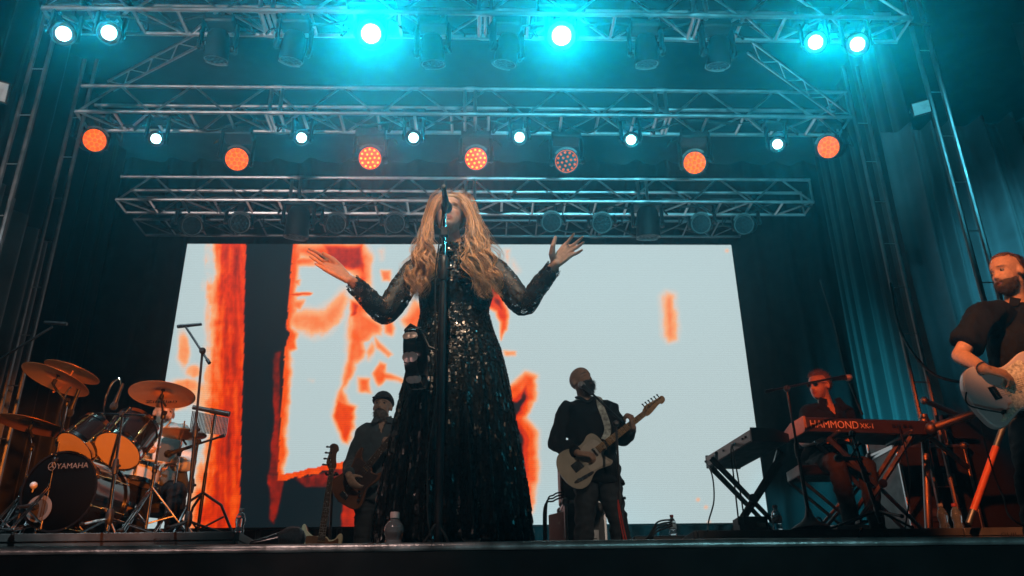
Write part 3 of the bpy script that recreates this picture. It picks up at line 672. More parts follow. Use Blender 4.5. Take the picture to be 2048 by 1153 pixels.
def limb_arm(mb, J, sd, g=0, upto='wr', s=1.0, sleeve=None):
    sh, el, wr = J['sh'+sd], J['el'+sd], J['wr'+sd]
    inn = J['neck'].lerp(sh, .45)
    pts = [inn+Vector((0, 0, -.02)), sh, sh.lerp(el, .35), sh.lerp(el, .8), el]; rr = [.062+g, .062+g, .052+g, .044+g, .043+g]
    if sleeve is not None:
        e = sh.lerp(el, sleeve); mb.tube([inn+Vector((0, 0, -.02)), sh, sh.lerp(el, sleeve*.5), e], [.062+g, .064+g, .060+g, .062+g], 16, rnd_=False); mb.ball(sh, .062+g); return
    mb.ball(sh, .062*s+g)
    mb.tube(pts, [r*s for r in rr], 14, rnd_=True)
    if upto == 'wr': mb.tube([el, el.lerp(wr, .3), el.lerp(wr, .75), el.lerp(wr, 1.0 if g == 0 else .90)], [(.043*s+g), (.042*s+g), (.032*s+g), (.027*s+g*.7)], 14, rnd_=(g == 0))
def limb_leg(mb, J, sd, g=0, s=1.0, hem=1.0):
    hi, kn, an = J['hi'+sd], J['kn'+sd], J['an'+sd]; e = kn.lerp(an, hem)
    mb.tube([hi, hi.lerp(kn, .4), hi.lerp(kn, .85), kn], [.088*s+g, .078*s+g, .058*s+g, .055*s+g], 16, rnd_=True)
    mb.tube([kn, kn.lerp(e, .3), kn.lerp(e, .75), e], [.055*s+g, .055*s+g, .042*s+g*1.2, .040*s+g*1.4], 16, rnd_=True)
def skin_tint(me, heads, base, lip=(.35, .12, .10), brow=(.05, .035, .025), stub=None, blush=0, lid=None, extra=None):
    a = getco(me); c = np.tile(np.array(base), (len(a), 1)).astype(float)
    M = np.array(heads[0].inverted()); s = heads[1]
    q = (np.c_[a, np.ones(len(a))] @ M.T)[:, :3]/s
    fr = (q[:, 1] > .03) & (np.abs(q[:, 2]) < .13)
    def mix(w_, colr): 
        nonlocal c
        w_ = (np.clip(w_, 0, 1)*fr)[:, None]; c = c*(1-w_)+np.array(colr)*w_
    if stub is not None: mix(1.3*np.clip((-.045-q[:, 2])/.02, 0, 1)*.5 + .8*np.exp(-(q[:, 0]/.022)**2-((q[:, 2]+.057)/.006)**2), stub)
    mix(1.4*np.exp(-(q[:, 0]/.021)**4-((q[:, 2]+.0715)/.010)**2), lip); mix(1.2*np.exp(-(q[:, 0]/.022)**4-((q[:, 2]+.0712)/.0022)**2), (.05, .015, .012))
    for k in (-1, 1):
        mix(1.1*np.exp(-((q[:, 0]-k*.030)/.019)**4-((q[:, 2]-.021+.12*(np.abs(q[:, 0])-.03))/.0045)**2), brow)
        if lid is not None: mix(1.0*np.exp(-((q[:, 0]-k*.031)/.014)**4-((q[:, 2]-lid)/.0028)**2), (.03, .018, .015))
        mix(.35*np.exp(-((q[:, 0]-k*.031)/.018)**2-((q[:, 2]-.004)/.012)**2), tuple(v*.5 for v in base))  # brow shadow darkened into the eye sockets
        mix(.9*np.exp(-((q[:, 0]-k*.007)/.004)**2-((q[:, 2]+.047)/.003)**2), (.04, .015, .012))
        if blush: mix(blush*np.exp(-((q[:, 0]-k*.045)/.02)**2-((q[:, 2]+.03)/.018)**2), (base[0], base[1]*.65, base[2]*.6))
    if extra: c = extra(a, q, c)
    setcol(me, c)
def eyes(M, s, parent, look=(0, 0)):
    for k in (-1, 1):
        c = M @ Vector((k*.031*s, .0705*s, .000*s)); b = MB(); b.ball(c, .0108*s, 0, 14, 10); e = b.build('eye', EYEW, parent)
        b = MB(); dd = (M.to_3x3() @ Vector((look[0], 1, look[1]))).normalized(); b.lathe([(.0062*s, .0090*s), (.005*s, .0106*s), (.001, .0113*s)], c, dd, 12); b.build('iris', EYEI, e)
EYEW = pbr('eye_white', (.22, .19, .17), .3, 0, .03); EYEI = pbr('eye_iris', (.02, .014, .01), .15)
def shirt(J, parent, mat, g=.016, sleeve=None, voxel=.012, seed=0, name='shirt', fold=.010, vneck=None, s=1.0, untuck=.0, arms=('R', 'L')):
    mb = MB(); tr = torso_rings(J, g, s=s)
    if untuck:
        c0 = sum(tr[0], Vector())/28; dn = (J['pelvis']-J['waist']).normalized()
        tr = [[p+dn*untuck+(p-c0)*.12 for p in tr[0]]]+tr
    mb.loft(tr)
    for sd in arms: limb_arm(mb, J, sd, g, 'wr', s, sleeve)
    me = remesh(mb, voxel, 11, .5, name)
    folds(me, fold, 9, seed, (1, 1, .8))
    if vneck:
        a = getco(me); c, f, w_, h = vneck; f = np.array(f); rr = np.array((J['shL']-J['shR']).normalized()); c = np.array(c)
        q = a-c; dx = np.abs(q @ rr); dz = q[:, 2]; fr = (q @ f) > -.12
        ins = np.clip(1.0-(dx/(w_*np.clip(1+dz/h, 0.0001, 3))), 0, 1)*(dz > -h)*fr
        a = a - f*(np.clip(ins*4, 0, 1)*.035)[:, None]; setco(me, a)
    return link(name, me, mat, parent, True, 0, None, 0)
def trousers(J, parent, mat, g=.014, voxel=.013, seed=0, fold=.009, hem=1.0, s=1.0):
    mb = MB(); tr = torso_rings(J, g-.002, s=s)[:4]; mb.loft(tr)
    for sd in 'RL': limb_leg(mb, J, sd, g, s, hem)
    me = remesh(mb, voxel, 4, .5, 'trousers'); folds(me, fold, 11, seed, (.7, .7, 1.6))
    return link('trousers', me, mat, parent, True, 0, None, 0)
def shoe(J, sd, parent, dirv):
    an = J['an'+sd]; d = Vector(dirv).normalized(); z = an.z-.075; h = Vector((an.x, an.y, z))-d*.06; mb = MB()
    mb.loft([[h+d*t+Vector((-d.y, d.x, 0))*(w_*math.cos(q))+Vector((0, 0, max(0, hh*.5+hh*.55*math.sin(q)))) for q in np.linspace(0, 2*math.pi, 16, endpoint=False)] for t, w_, hh in ((-.01, .02, .05), (.01, .034, .08), (.07, .037, .085), (.13, .040, .06), (.20, .042, .048), (.245, .03, .04), (.262, .012, .025))])
    mb.build('shoe', SHOE, parent)
def body(J, parent, headM, hs, hands, tint, voxel=.0075, female=False, legs=True, smile=0, s=1.0, it=3):
    mb = MB(); mb.loft(torso_rings(J, -.004, s=s))
    for sd in 'RL': limb_arm(mb, J, sd, 0, 'wr', s)
    if legs:
        for sd in 'RL':
            limb_leg(mb, J, sd, 0, s)
            an = J['an'+sd]; mb.tube([an, an+Vector((0, -.04, -.04)), an+Vector((0, -.12, -.055))], [.035, .033, .025], 10, rnd_=True)
    nb = J['neck']; hb = headM @ Vector((0, -.022, -.06))*1.0 if hs == 1 else headM @ Vector((0, -.022*hs, -.06*hs))
    nr = .046 if female else .056
    mb.tube([nb+Vector((0, 0, -.05)), nb.lerp(hb, .5), hb, headM @ Vector((0, -.015*hs, 0))], [(nr*1.25)*s, nr*s, nr*s, nr*s], 16)
    add_head(mb, headM, hs, female, smile)
    for h in hands: h(mb)
    me = remesh(mb, voxel, it, .45, 'body'); tint(me)
    return link('body', me, SKIN, parent, True, 0, None, 0)

def fuzz(M, mask, s, count, L, seed, parent, mat, t=.006, down=.8, out=.5, r=.0009, back=0.0, name='hair_strands', female=False, wild=.28):
    P, D = head_grid(120, 90, female); g = np.random.RandomState(seed); b = MB(); n = 0; tries = 0
    while n < count and tries < count*60:
        tries += 1; i, j = g.randint(4, 86), g.randint(0, 120); p, d = P[i, j], D[i, j]
        if mask(p, d) < .25+.6*g.rand(): continue
        q = p + d*t*g.uniform(.3, 1.2) + g.normal(0, .0012, 3); dr = d*out+np.array((0, -back, -down))+g.normal(0, wild, 3); dr /= np.linalg.norm(dr); l = L*g.uniform(.5, 1.2)
        c2 = q+dr*l*.5+d*l*.08*(wild > .2); c3 = c2+(dr+np.array((0, -back*.5, -.35*down))+g.normal(0, wild*.9, 3))*l*.45
        b.tube([M @ Vector(k*s) for k in (q, c2, c3)], [r, r*.8, r*.3], 3); n += 1
    return b.build(name, mat, parent, recalc=False)
# ------------------------------------------------------------------ the singer
SY0 = 3.6
def lace_mat():
    m = bpy.data.materials.new('black_lace'); m.use_nodes = True; nt = m.node_tree; b = nt.nodes['Principled BSDF']
    b.inputs['Base Color'].default_value = (.014, .016, .018, 1); b.inputs['Roughness'].default_value = .6
    tc = nt.nodes.new('ShaderNodeTexCoord')
    v = nt.nodes.new('ShaderNodeTexVoronoi'); v.feature = 'DISTANCE_TO_EDGE'; v.inputs['Scale'].default_value = 120
    n = nt.nodes.new('ShaderNodeTexNoise'); n.inputs['Scale'].default_value = 34; n.inputs['Detail'].default_value = 3
    nt.links.new(tc.outputs['Object'], v.inputs['Vector']); nt.links.new(tc.outputs['Object'], n.inputs['Vector'])
    a = nt.nodes.new('ShaderNodeMath'); a.operation = 'LESS_THAN'; a.inputs[1].default_value = .14; nt.links.new(v.outputs['Distance'], a.inputs[0])
    c = nt.nodes.new('ShaderNodeMath'); c.operation = 'GREATER_THAN'; c.inputs[1].default_value = .47; nt.links.new(n.outputs['Fac'], c.inputs[0])
    mx = nt.nodes.new('ShaderNodeMath'); mx.operation = 'MAXIMUM'; nt.links.new(a.outputs[0], mx.inputs[0]); nt.links.new(c.outputs[0], mx.inputs[1])
    nt.links.new(mx.outputs[0], b.inputs['Alpha'])
    return m
LACE = lace_mat()
A = lambda x, y, Y: at(x, y, Y)
J = dict(pelvis=A(908, 735, SY0), waist=A(909, 640, SY0), chest=A(908, 560, SY0), neck=A(908, 512, SY0+.01),
         shR=A(836, 533, SY0), shL=A(984, 533, SY0), elR=A(768, 620, SY0-.06), elL=A(1050, 604, SY0-.06), wrR=A(700, 560, SY0-.22), wrL=A(1111, 529, SY0-.22),
         hiR=A(870, 740, SY0), hiL=A(946, 740, SY0), knR=A(880, 900, SY0), knL=A(935, 900, SY0))
J['anR'] = Vector((J['knR'].x-.02, SY0+.02, .12)); J['anL'] = Vector((J['knL'].x+.02, SY0+.02, .12))
HM = head_frame(A(900, 434, SY0-.02), (-.03, -1, .20), (.04, 0, 1)); HS = .95
singer = thing('person', 'singing woman in a long black sequined gown, arms spread, long wavy blonde hair', 'person', (J['pelvis'].x, SY0, 0))
def chain_hand(wr, heel, fingers, thumb, rs=1.0):
    def f(mb):
        for i, (k, tip, bend) in enumerate(fingers):
            k, tip = A(*k), A(*tip); L = (tip-k).length; o = Vector(bend)
            mid1 = k.lerp(tip, .45)+o; mid2 = k.lerp(tip, .74)+o*.8; hw = wr.lerp(heel, i/3)
            mb.tube([hw, hw.lerp(k, .5), k], [.0125*rs, .0125*rs, .0105*rs], 10, rnd_=True)
            mb.tube([k, mid1, mid2, tip], [.0092*rs, .0083*rs, .0074*rs, .0058*rs], 10, rnd_=True)
        t = [A(*q) for q in thumb]; mb.tube([wr]+t, [.015*rs, .0165*rs, .0118*rs, .0088*rs], 10, rnd_=True)
        mb.ball(wr.lerp(t[0], .6), .0165*rs, 0, 10, 8)
    return f
y = SY0-.22
handR = chain_hand(A(697, 556, y), A(693, 562, y-.02), [((651, 518, y+.04), (618, 498, y+.03), (0, 0, .006)), ((646, 523, y+.02), (615.5, 503, y), (0, 0, .004)), ((644.5, 530, y), (620, 514, y-.02), (0, 0, .002)), ((648, 538, y-.02), (631, 528, y-.035), (0, 0, 0))],
                   [(682, 537, y+.03), (666, 519, y+.01), (646, 507.5, y-.01)], .98)
handL = chain_hand(A(1107, 522, y), A(1118, 529, y), [((1127, 493, y), (1148.5, 467.5, y-.03), (0, .01, .0)), ((1134.5, 497, y), (1166, 474, y-.03), (0, .01, 0)), ((1140.5, 502.5, y), (1167.5, 485, y-.03), (0, .01, 0)), ((1143, 510.5, y), (1164, 500.5, y-.03), (0, .01, 0))],
                   [(1104, 509, y-.02), (1105.5, 493, y-.04), (1111, 475.5, y-.04)], .98)
def tintS(me): skin_tint(me, (HM, HS), (.55, .33, .24), lip=(.42, .10, .09), brow=(.20, .11, .06), blush=.5, lid=-.004)
mbx = {}
def bodyS():
    J2 = dict(J)
    mb = MB(); mb.loft(torso_rings(J, -.004, s=.86))
    for sd in 'RL':
        sh, el, wr = J['sh'+sd], J['el'+sd], J['wr'+sd]; inn = J['neck'].lerp(sh, .45)
        mb.tube([inn+Vector((0, 0, -.02)), sh, sh.lerp(el, .4), el], [.045, .047, .041, .034], 14, rnd_=True)
        mb.tube([el, el.lerp(wr, .3), el.lerp(wr, .75), wr], [.034, .034, .026, .0215], 14, rnd_=True)
        mb.tube([J['hi'+sd], J['kn'+sd], J['an'+sd]], [.08, .05, .035], 12, rnd_=True)
    hb = HM @ Vector((0, -.022*HS, -.06*HS)); mb.tube([J['neck']+Vector((0, 0, -.05)), J['neck'].lerp(hb, .5), hb, HM @ Vector((0, -.015, 0))], [.062, .047, .046, .046], 16)
    add_head(mb, HM, HS, True, .6); handR(mb); handL(mb)
    me = remesh(mb, .0048, 2, .45, 'body'); tintS(me); return link('body', me, SKIN, singer, True, 0, None, 0)
bodyS()
for sd in 'RL': shoe(J, sd, singer, (0, -1, 0))
# gown
mb = MB(); mb.loft([r for r in torso_rings(J, .012, s=.88)][:-1])
for k in (-1, 1): mb.ball(J['chest']+Vector((k*.062, -.072, .01)), (.062, .062, .060))
for sd in 'RL':
    sh = J['sh'+sd]; mb.tube([J['neck'].lerp(sh, .5)+Vector((0, 0, -.02)), sh.lerp(J['neck'], .12)], [.052, .056], 14, rnd_=True)
hb = HM @ Vector((0, -.022*HS, -.06*HS)); mb.tube([J['neck']+Vector((0, 0, -.03)), J['neck'].lerp(hb, .35)], [.072, .058], 16)
bod = remesh(mb, .009, 4, .5, 'bodice'); folds(bod, .003, 14, 3)
bm = bmesh.new(); bm.from_mesh(bod); bpy.data.meshes.remove(bod)
prof = [(590, 838, 985), (625, 843, 975), (660, 835, 985), (700, 822, 1001), (745, 812, 1012), (790, 800, 1021), (850, 785, 1031), (910, 772, 1042), (980, 757, 1053), (1040, 749, 1060), (1084, 744, 1066)]
pp = [(A(l, yy, SY0), A(r_, yy, SY0)) for yy, l, r_ in prof]
zs = [a.z for a, c in pp]; NR, NA = 120, 260
sk = MB(); rings = []
for i in range(NR):
    t = i/(NR-1); z = lerp(zs[0], zs[-1]-.012, t); zi = [-q for q in zs]
    l = np.interp(-z, zi, [a.x for a, c in pp]); r_ = np.interp(-z, zi, [c.x for a, c in pp]); cx = (l+r_)/2; rx = (r_-l)/2; ry = rx*lerp(.74, .66, t)
    pl = sm(.12, .95, t); rg = []
    for j in range(NA):
        a = 2*math.pi*j/NA; w_ = noise.noise(Vector((math.cos(a)*2.2, math.sin(a)*2.2, z*.5)))
        off = pl*(.016*math.sin(17*a+2.5*w_+.4*math.sin(z*3)) + .010*math.sin(31*a+z*2+3*w_)) + .004*noise.noise(Vector((a*9, z*9, 2)))
        rg.append(Vector((cx+(rx+off-.016*pl)*math.cos(a), SY0+(ry+off-.016*pl)*math.sin(a), z + (.012*noise.noise(Vector((math.cos(a)*3, math.sin(a)*3, 7))) if i == NR-1 else 0))))
    rings.append(rg)
sk.loft(rings, 0, False)
sme = sk.mesh('skirt'); bm.from_mesh(sme); bpy.data.meshes.remove(sme)
bm.normal_update(); fl = list(bm.faces); ar = np.array([f.calc_area() for f in fl]); cen = [f.calc_center_median() for f in fl]; nrm = [f.normal.copy() for f in fl]
ctr0 = Vector((J['waist'].x, SY0, 0))
wt = np.array([a*(0.0 if (c.y > SY0+.06) else 1.0)*(2.2 if c.z > .75 else 1.0) for a, c in zip(ar, cen)]); wt /= wt.sum()
rs = np.random.RandomState(4); picks = rs.choice(len(fl), 16000, p=wt)
dress = bpy.data.meshes.new('gown'); 
sq = MB(); sq2 = MB()
for fi in picks:
    f = fl[fi]; n = nrm[fi].copy(); c = cen[fi]
    if n.dot(c-Vector((ctr0.x, SY0, c.z))) < 0: n = -n
    vs_ = f.verts; e = [rs.rand() for _ in vs_]; s_ = sum(e); c = sum((v.co*k for v, k in zip(vs_, e)), Vector())/s_
    low = c.z < .78
    dn = Vector((0, 0, -1)); dn = (dn-n*dn.dot(n)).normalized(); sd_ = n.cross(dn)
    tilt = .30 if not low else .26
    n2 = (n+sd_*rs.normal(0, tilt*.55)+dn*rs.normal(-.05, tilt*.5)).normalized(); dn = (dn-n2*dn.dot(n2)).normalized(); sd_ = n2.cross(dn)
    w_, h_ = (.0046, .0054) if not low else (.0042, .0118*rs.uniform(.6, 1.4)); c = c+n*.004
    silver = rs.rand() < (.075 if (c.z > zs[3]-.02 and (c.z < J['waist'].z+.03 or c.z > J['chest'].z-.0) and abs(c.x-ctr0.x) < .11) else .004)
    (sq2 if silver else sq).add([c-sd_*w_-dn*h_, c+sd_*w_-dn*h_, c+sd_*w_+dn*h_, c-sd_*w_+dn*h_], [(0, 1, 2, 3)], 0)
for f in bm.faces: f.smooth = True; f.material_index = 0
nb = len(bm.faces)
for q, mi in ((sq, 1), (sq2, 2)):
    k = len(bm.faces); t_ = q.mesh('t'); bm.from_mesh(t_); bpy.data.meshes.remove(t_); bm.faces.ensure_lookup_table()
    for f in bm.faces[k:]: f.material_index = mi; f.smooth = False
bm.to_mesh(dress); bm.free()
link('gown', dress, [FAB, SEQ, SEQB], singer, False)
# lace sleeves with loose, scalloped undersides and cuffs
for sd in 'RL':
    sh, el, wr = J['sh'+sd], J['el'+sd], J['wr'+sd]; e2 = el+Vector((0, 0, -.006))
    path = curve_pts([J['neck'].lerp(sh, .72)+Vector((0, 0, -.012)), sh.lerp(el, .12), sh.lerp(el, .6), e2, el.lerp(wr, .45), el.lerp(wr, .93)], 9); b = MB(); rings = []; N = len(path)
    for i, p in enumerate(path):
        t = i/(N-1); tg = (path[min(N-1, i+1)]-path[max(0, i-1)]).normalized(); up = Vector((0, 0, 1)); x = tg.cross(up).normalized(); z = x.cross(tg)
        r_ = np.interp(t, [0, .12, .5, .62, .75, .92, 1], [.055, .058, .050, .048, .042, .036, .036]); sag = np.interp(t, [0, .2, .45, .6, .8, 1], [0, .006, .020, .012, .026, .016]); rg = []
        for j in range(40):
            a = 2*math.pi*j/40; q = .007*noise.noise(Vector((i*.5, a*3, 3)))+.004*noise.noise(Vector((i*1.3, a*9, 8)))
            dz = math.sin(a); rr = r_+q+(sag*max(0, -dz)**1.5)
            end = 0
            if i == N-1: end = .005*math.sin(a*11)+.004*noise.noise(Vector((a*6, 0, 4)))
            rg.append(p + x*(math.cos(a)*(r_*.92+q)) + z*(dz*rr) + tg*end)
        rings.append(rg)
    b.loft(rings, 0, False)
    b.build('lace_sleeve', LACE, singer, ang=0)
# hair
HS_M = head_shell(HM, lambda p, d: max(sm(.035, .06, p[2]+.30*max(0, .03-abs(p[0]))*0 - max(0, p[1]-.045)*.55), sm(.0, .03, -p[1]-.005)), .012, .004, HS, 2, female=True)
hp = MB(); cols = []
rows = [(393, 897, 882, 903, 920, .0, .02), (404, 883, 868, 915, 934, -.05, .02), (418, 873, 860, 928, 945, -.07, .02), (445, 864, 851, 939, 955, -.07, .02), (480, 861, 842, 937, 968, -.10, 0), (510, 864, 832, 930, 982, -.15, -.02), (540, 864, 819, 936, 992, -.17, -.05), (570, 853, 815, 950, 998, -.17, -.07), (600, 842, 822, 962, 1003, -.16, -.08)]
def strand(side, u, seed, length, r0, lift=0.0):
    g = np.random.RandomState(seed); pts = []; ph = g.rand()*6.28; cl = round(u*8)/8
    um = lerp(u, cl, .66); K = len(rows)
    amp = .0125+.004*g.rand()+.006*math.sin(cl*31); wl = .125+.03*math.sin(cl*17+side)+.004*g.rand(); s_ = 0; prev = None
    base = []
    for (yy, li, lo, ri, ro, yi, yo) in rows:
        xi, xo = (li, lo) if side < 0 else (ri, ro)
        base.append(A(lerp(xi, xo, um), yy + (1-u)*0, SY0 + lerp(yi, yo, u) + lift*.5))
    q1, q2 = g.normal(), g.normal(); clv = Vector((q1*.0042, q2*.006, 0))
    base = curve_pts(base, 7); n = int(len(base)*length); ph = cl*23+side+.22*g.normal()
    for i in range(n):
        p = base[i].copy()
        if prev is not None: s_ += (p-prev).length
        prev = p.copy(); k = sm(.12, .55, s_)
        a = s_/wl*6.2832+ph; spread = sm(.05, .6, s_)
        p += Vector((math.cos(a)*amp*1.1, math.sin(a)*amp, .004*math.sin(a*.5)))*k
        p += Vector((g.normal(0, .0008), g.normal(0, .0008), g.normal(0, .0006)))*(.4+spread) + Vector(noise.noise_vector(Vector((seed*.37, s_*4, 1))))*.010*spread + clv*(.25+.75*spread)*.9
        p += Vector((0, -lift, lift*.4))
        pts.append(p)
    rad = [.62*r0*(.6+.4*math.sin(min(1, i/(n-1)*1.6)*math.pi*.5))*(1 if i < n*.75 else max(.12, (1-i/(n-1))/.25)) for i in range(n)]
    v0 = len(hp.v); hp.tube(pts, rad, 3); dark = g.rand(); tone = np.array((.68, .355, .165))*(.35+.95*dark)+np.array((.05, .06, .05))*g.rand()
    for i in range(len(hp.v)-v0): cols.append(tone*(.8 if i < 12 else 1.0))
sd_ = 100
for side in (-1, 1):
    for k in range(820):
        u = (k+.5)/820; u = u**.9; sd_ += 1
        g = rnd.random(); strand(side, min(1, max(0, u+rnd.uniform(-.05, .05))), sd_, .78+.22*rnd.random(), rnd.uniform(.0016, .0042), rnd.uniform(-.018, .022))
    for k in range(120):
        sd_ += 1; strand(side, rnd.choice((-.12, 1.12, 1.2, .5))+rnd.uniform(-.15, .15), sd_, rnd.uniform(.5, 1), .0008, rnd.uniform(-.01, .05))
nh = len(hp.v); hp.v += HS_M.v; hp.f += [tuple(i+nh for i in f) for f in HS_M.f]; hp.m += HS_M.m
for p in HS_M.v: cols.append(np.array((.40, .25, .13))*(.75+.5*noise.noise(Vector(p)*60)))
hme = hp.mesh('hair'); setcol(hme, np.clip(np.array(cols), .01, 1)); link('hair', hme, HAIRB, singer, True, 0, None, 0)
b = MB(); b.ball(A(927, 452, SY0-.0), .006, 0, 10, 6); b.ball(A(927, 456, SY0-.005), .004, 0, 8, 6); b.build('earring', CHROME, singer)
b = MB(); k_ = A(1137, 492.5, y-.008); b.lathe([(.0098, -.0015), (.0108, 0), (.0098, .0015)], k_, (A(1166, 474, y-.03)-k_), 16, cap=False); b.build('ring', CHROME, singer)

# her microphone, stand and the tambourine on it
def mic(c, d, label, group=None, s=1.0, parent_mat=BLKM, name='microphone', cable=None, grille=None, kind='vocal'):
    c = Vector(c); d = Vector(d).normalized(); r_ = thing(name, label, 'microphone', c, group)
    if kind == 'vocal':
        b = MB(); b.lathe([(.002, -.165), (.0105, -.163), (.0115, -.10), (.0165, -.03), (.0185, -.022)], c, d, 16); 
        for v in range(1): pass
        b.build('handle', BLK, r_)
        b = MB(); b.lathe([(.0175, -.024), (.024, -.012), (.0265, .002), (.026, .012), (.0215, .024), (.012, .032), (.001, .034)], c, d, 18); b.lathe([(.0268, -.003), (.0275, .002), (.0268, .007)], c, d, 18, cap=False); b.build('grille', grille or GRILLE, r_)
    else:
        b = MB(); b.lathe([(.002, -.15), (.011, -.148), (.0125, -.06), (.0135, -.055), (.0135, .02), (.010, .024), (.001, .024)], c, d, 16); b.build('handle', BLKM, r_)
        b = MB(); b.lathe([(.0139, -.02), (.0139, .012)], c, d, 16, cap=False); b.build('grille', GRILLE, r_)
    if cable:
        b = MB(); b.tube(curve_pts([c-d*.155]+[Vector(q) for q in cable], 8), .0035, 6); b.build('cable', RUB, r_)
    return r_
GRILLE = pbr('microphone_grille', (.05, .055, .06), .4, .7, .6, 260, .8, 500)
mY = 3.31
base_m = A(893, 414, mY+.075); but = A(889, 388, mY-.03)
mic(base_m, base_m-but, 'black vocal microphone held level at the singer\'s mouth')
st = thing('microphone_stand', 'tall straight microphone stand in front of the singing woman', 'microphone stand', (A(880, 1085, mY).x, mY, 0))
px0 = A(884, 700, mY).x
z1, z2, z3 = A(884, 520, mY).z, A(885, 465, mY).z, A(886, 425, mY).z
b = MB(); b.lathe([(.0165, .01), (.0165, A(884, 612, mY).z), (.0145, A(884, 609, mY).z+.012), (.0145, z1-.03)], (px0, mY, 0), (0, 0, 1), 16); b.build('lower_tube', BLKM, st)
b = MB(); b.lathe([(.019, z1-.10), (.0215, z1-.09), (.022, z1-.01), (.017, z1+.015), (.011, z1+.02)], (px0, mY, 0), (0, 0, 1), 16); b.tube([(px0+.015, mY-.01, z1-.05), (px0+.045, mY-.02, z1-.05)], .006, 8); b.build('clutch', BLK, st)
b = MB(); b.lathe([(.0085, z1), (.0085, z3)], (px0, mY, 0), (0, 0, 1), 14); b.build('upper_tube', CHROME, st)
b = MB(); b.box((px0, mY, z2), (.036, .03, .045)); b.build('bracket', BLKM, st, bev=.004)
b = MB(); b.tube([(px0, mY, z3-.01), (px0, mY, z3+.01), Vector((px0+.004, mY+.0, z3+.03)), base_m.lerp(but, .55)], [.009, .010, .011, .015], 10); b.build('mic_clip', BLK, st)
b = MB(); b.lathe([(.001, .002), (.075, .002), (.078, .008), (.05, .016), (.018, .022), (.016, .04)], (px0, mY+.03, 0), (0, 0, 1), 28); b.build('base', BLKM, st)
b = MB(); cz = [(px0-.02, mY+.01, z2-.02), (px0-.035, mY-.005, z2-.2), (px0-.03, mY, z1-.3), (px0-.02, mY-.012, .6), (px0-.045, mY-.015, .35), (px0-.04, mY-.02, .12), (px0-.02, mY-.02, .02)]
tag(MB().tube(curve_pts([tuple(but)]+cz, 8), .0035, 6).build('microphone_cable', RUB), 'thin black cable hanging down along the singer\'s microphone stand', 'cable')
JING = pbr('jingle_metal', (.8, .62, .58), .3, .5)
tb = thing('tambourine', 'black half lit tambourine hung edge on beside the singer\'s microphone stand', 'tambourine', A(836, 718, mY))
tc_ = A(833, 717, mY+.02); Rz = (A(833, 660, mY).z-A(833, 776, mY).z)/2
ax = Vector((.985, -.16, .05)).normalized(); q = Vector((0, 0, 1)).rotation_difference(ax)
b = MB(); b.lathe([(Rz-.012, -.024), (Rz, -.026), (Rz+.002, 0), (Rz, .026), (Rz-.012, .024), (Rz-.014, 0), (Rz-.012, -.024)], tc_, ax, 40, cap=False); b.build('frame', GLOSSB, tb)
u_ = ax.orthogonal().normalized(); v_ = ax.cross(u_)
for k in range(8):
    a = k*math.pi/4+.3; p = tc_ + (u_*math.cos(a)+v_*math.sin(a))*(Rz-.004); rd = (u_*math.cos(a)+v_*math.sin(a)); tn = ax.cross(rd)
    b = MB()
    for dx in (-.010, .010): 
        for dt in (-.005, .004): b.lathe([(.001, dt-.001), (.02, dt), (.021, dt+.001), (.006, dt+.003), (.001, dt+.004)], p+ax*dx, rd, 14)
    b.build('jingle', JING, tb)
b = MB(); b.tube([(px0, mY, tc_.z+.02), tc_+Vector((.05, 0, .05)), tc_+Vector((.02, 0, Rz-.01))], .006, 8); b.tube([tc_+Vector((.02, 0, Rz-.01)), tc_+Vector((-.03, -.02, Rz+.012)), tc_+Vector((-.045, -.02, Rz-.01))], .010, 8, rnd_=True); b.build('holder_hook', BLKM, tb)
# ------------------------------------------------------------------ guitars
def smooth_poly(pts, n=6):
    P = pts+pts[:1]; P3 = [Vector((x, y, 0)) for x, y in pts]; N = len(pts); out = []
    for i in range(N):
        p0, p1, p2, p3 = P3[(i-1) % N], P3[i], P3[(i+1) % N], P3[(i+2) % N]
        for k in range(n):
            t = k/n; v = .5*((2*p1)+(p2-p0)*t+(2*p0-5*p1+4*p2-p3)*t*t+(3*p1-p0-3*p2+p3)*t**3); out.append((v.x, v.y))
    return out
TELE = [(0, 0), (.012, .085), (.06, .145), (.12, .155), (.18, .135), (.235, .112), (.285, .115), (.335, .135), (.375, .125), (.395, .085), (.398, .035), (.396, -.03), (.372, -.036), (.346, -.055), (.362, -.10), (.372, -.128), (.345, -.143), (.295, -.130), (.245, -.114), (.20, -.120), (.13, -.155), (.06, -.148), (.012, -.09)]
STRAT = [(0, -.01), (.012, .08), (.06, .145), (.12, .158), (.19, .132), (.25, .112), (.31, .125), (.38, .150), (.435, .150), (.445, .130), (.40, .105), (.372, .065), (.372, .03), (.372, -.03), (.352, -.055), (.36, -.09), (.395, -.115), (.395, -.138), (.35, -.145), (.28, -.128), (.22, -.115), (.16, -.138), (.09, -.165), (.03, -.135)]
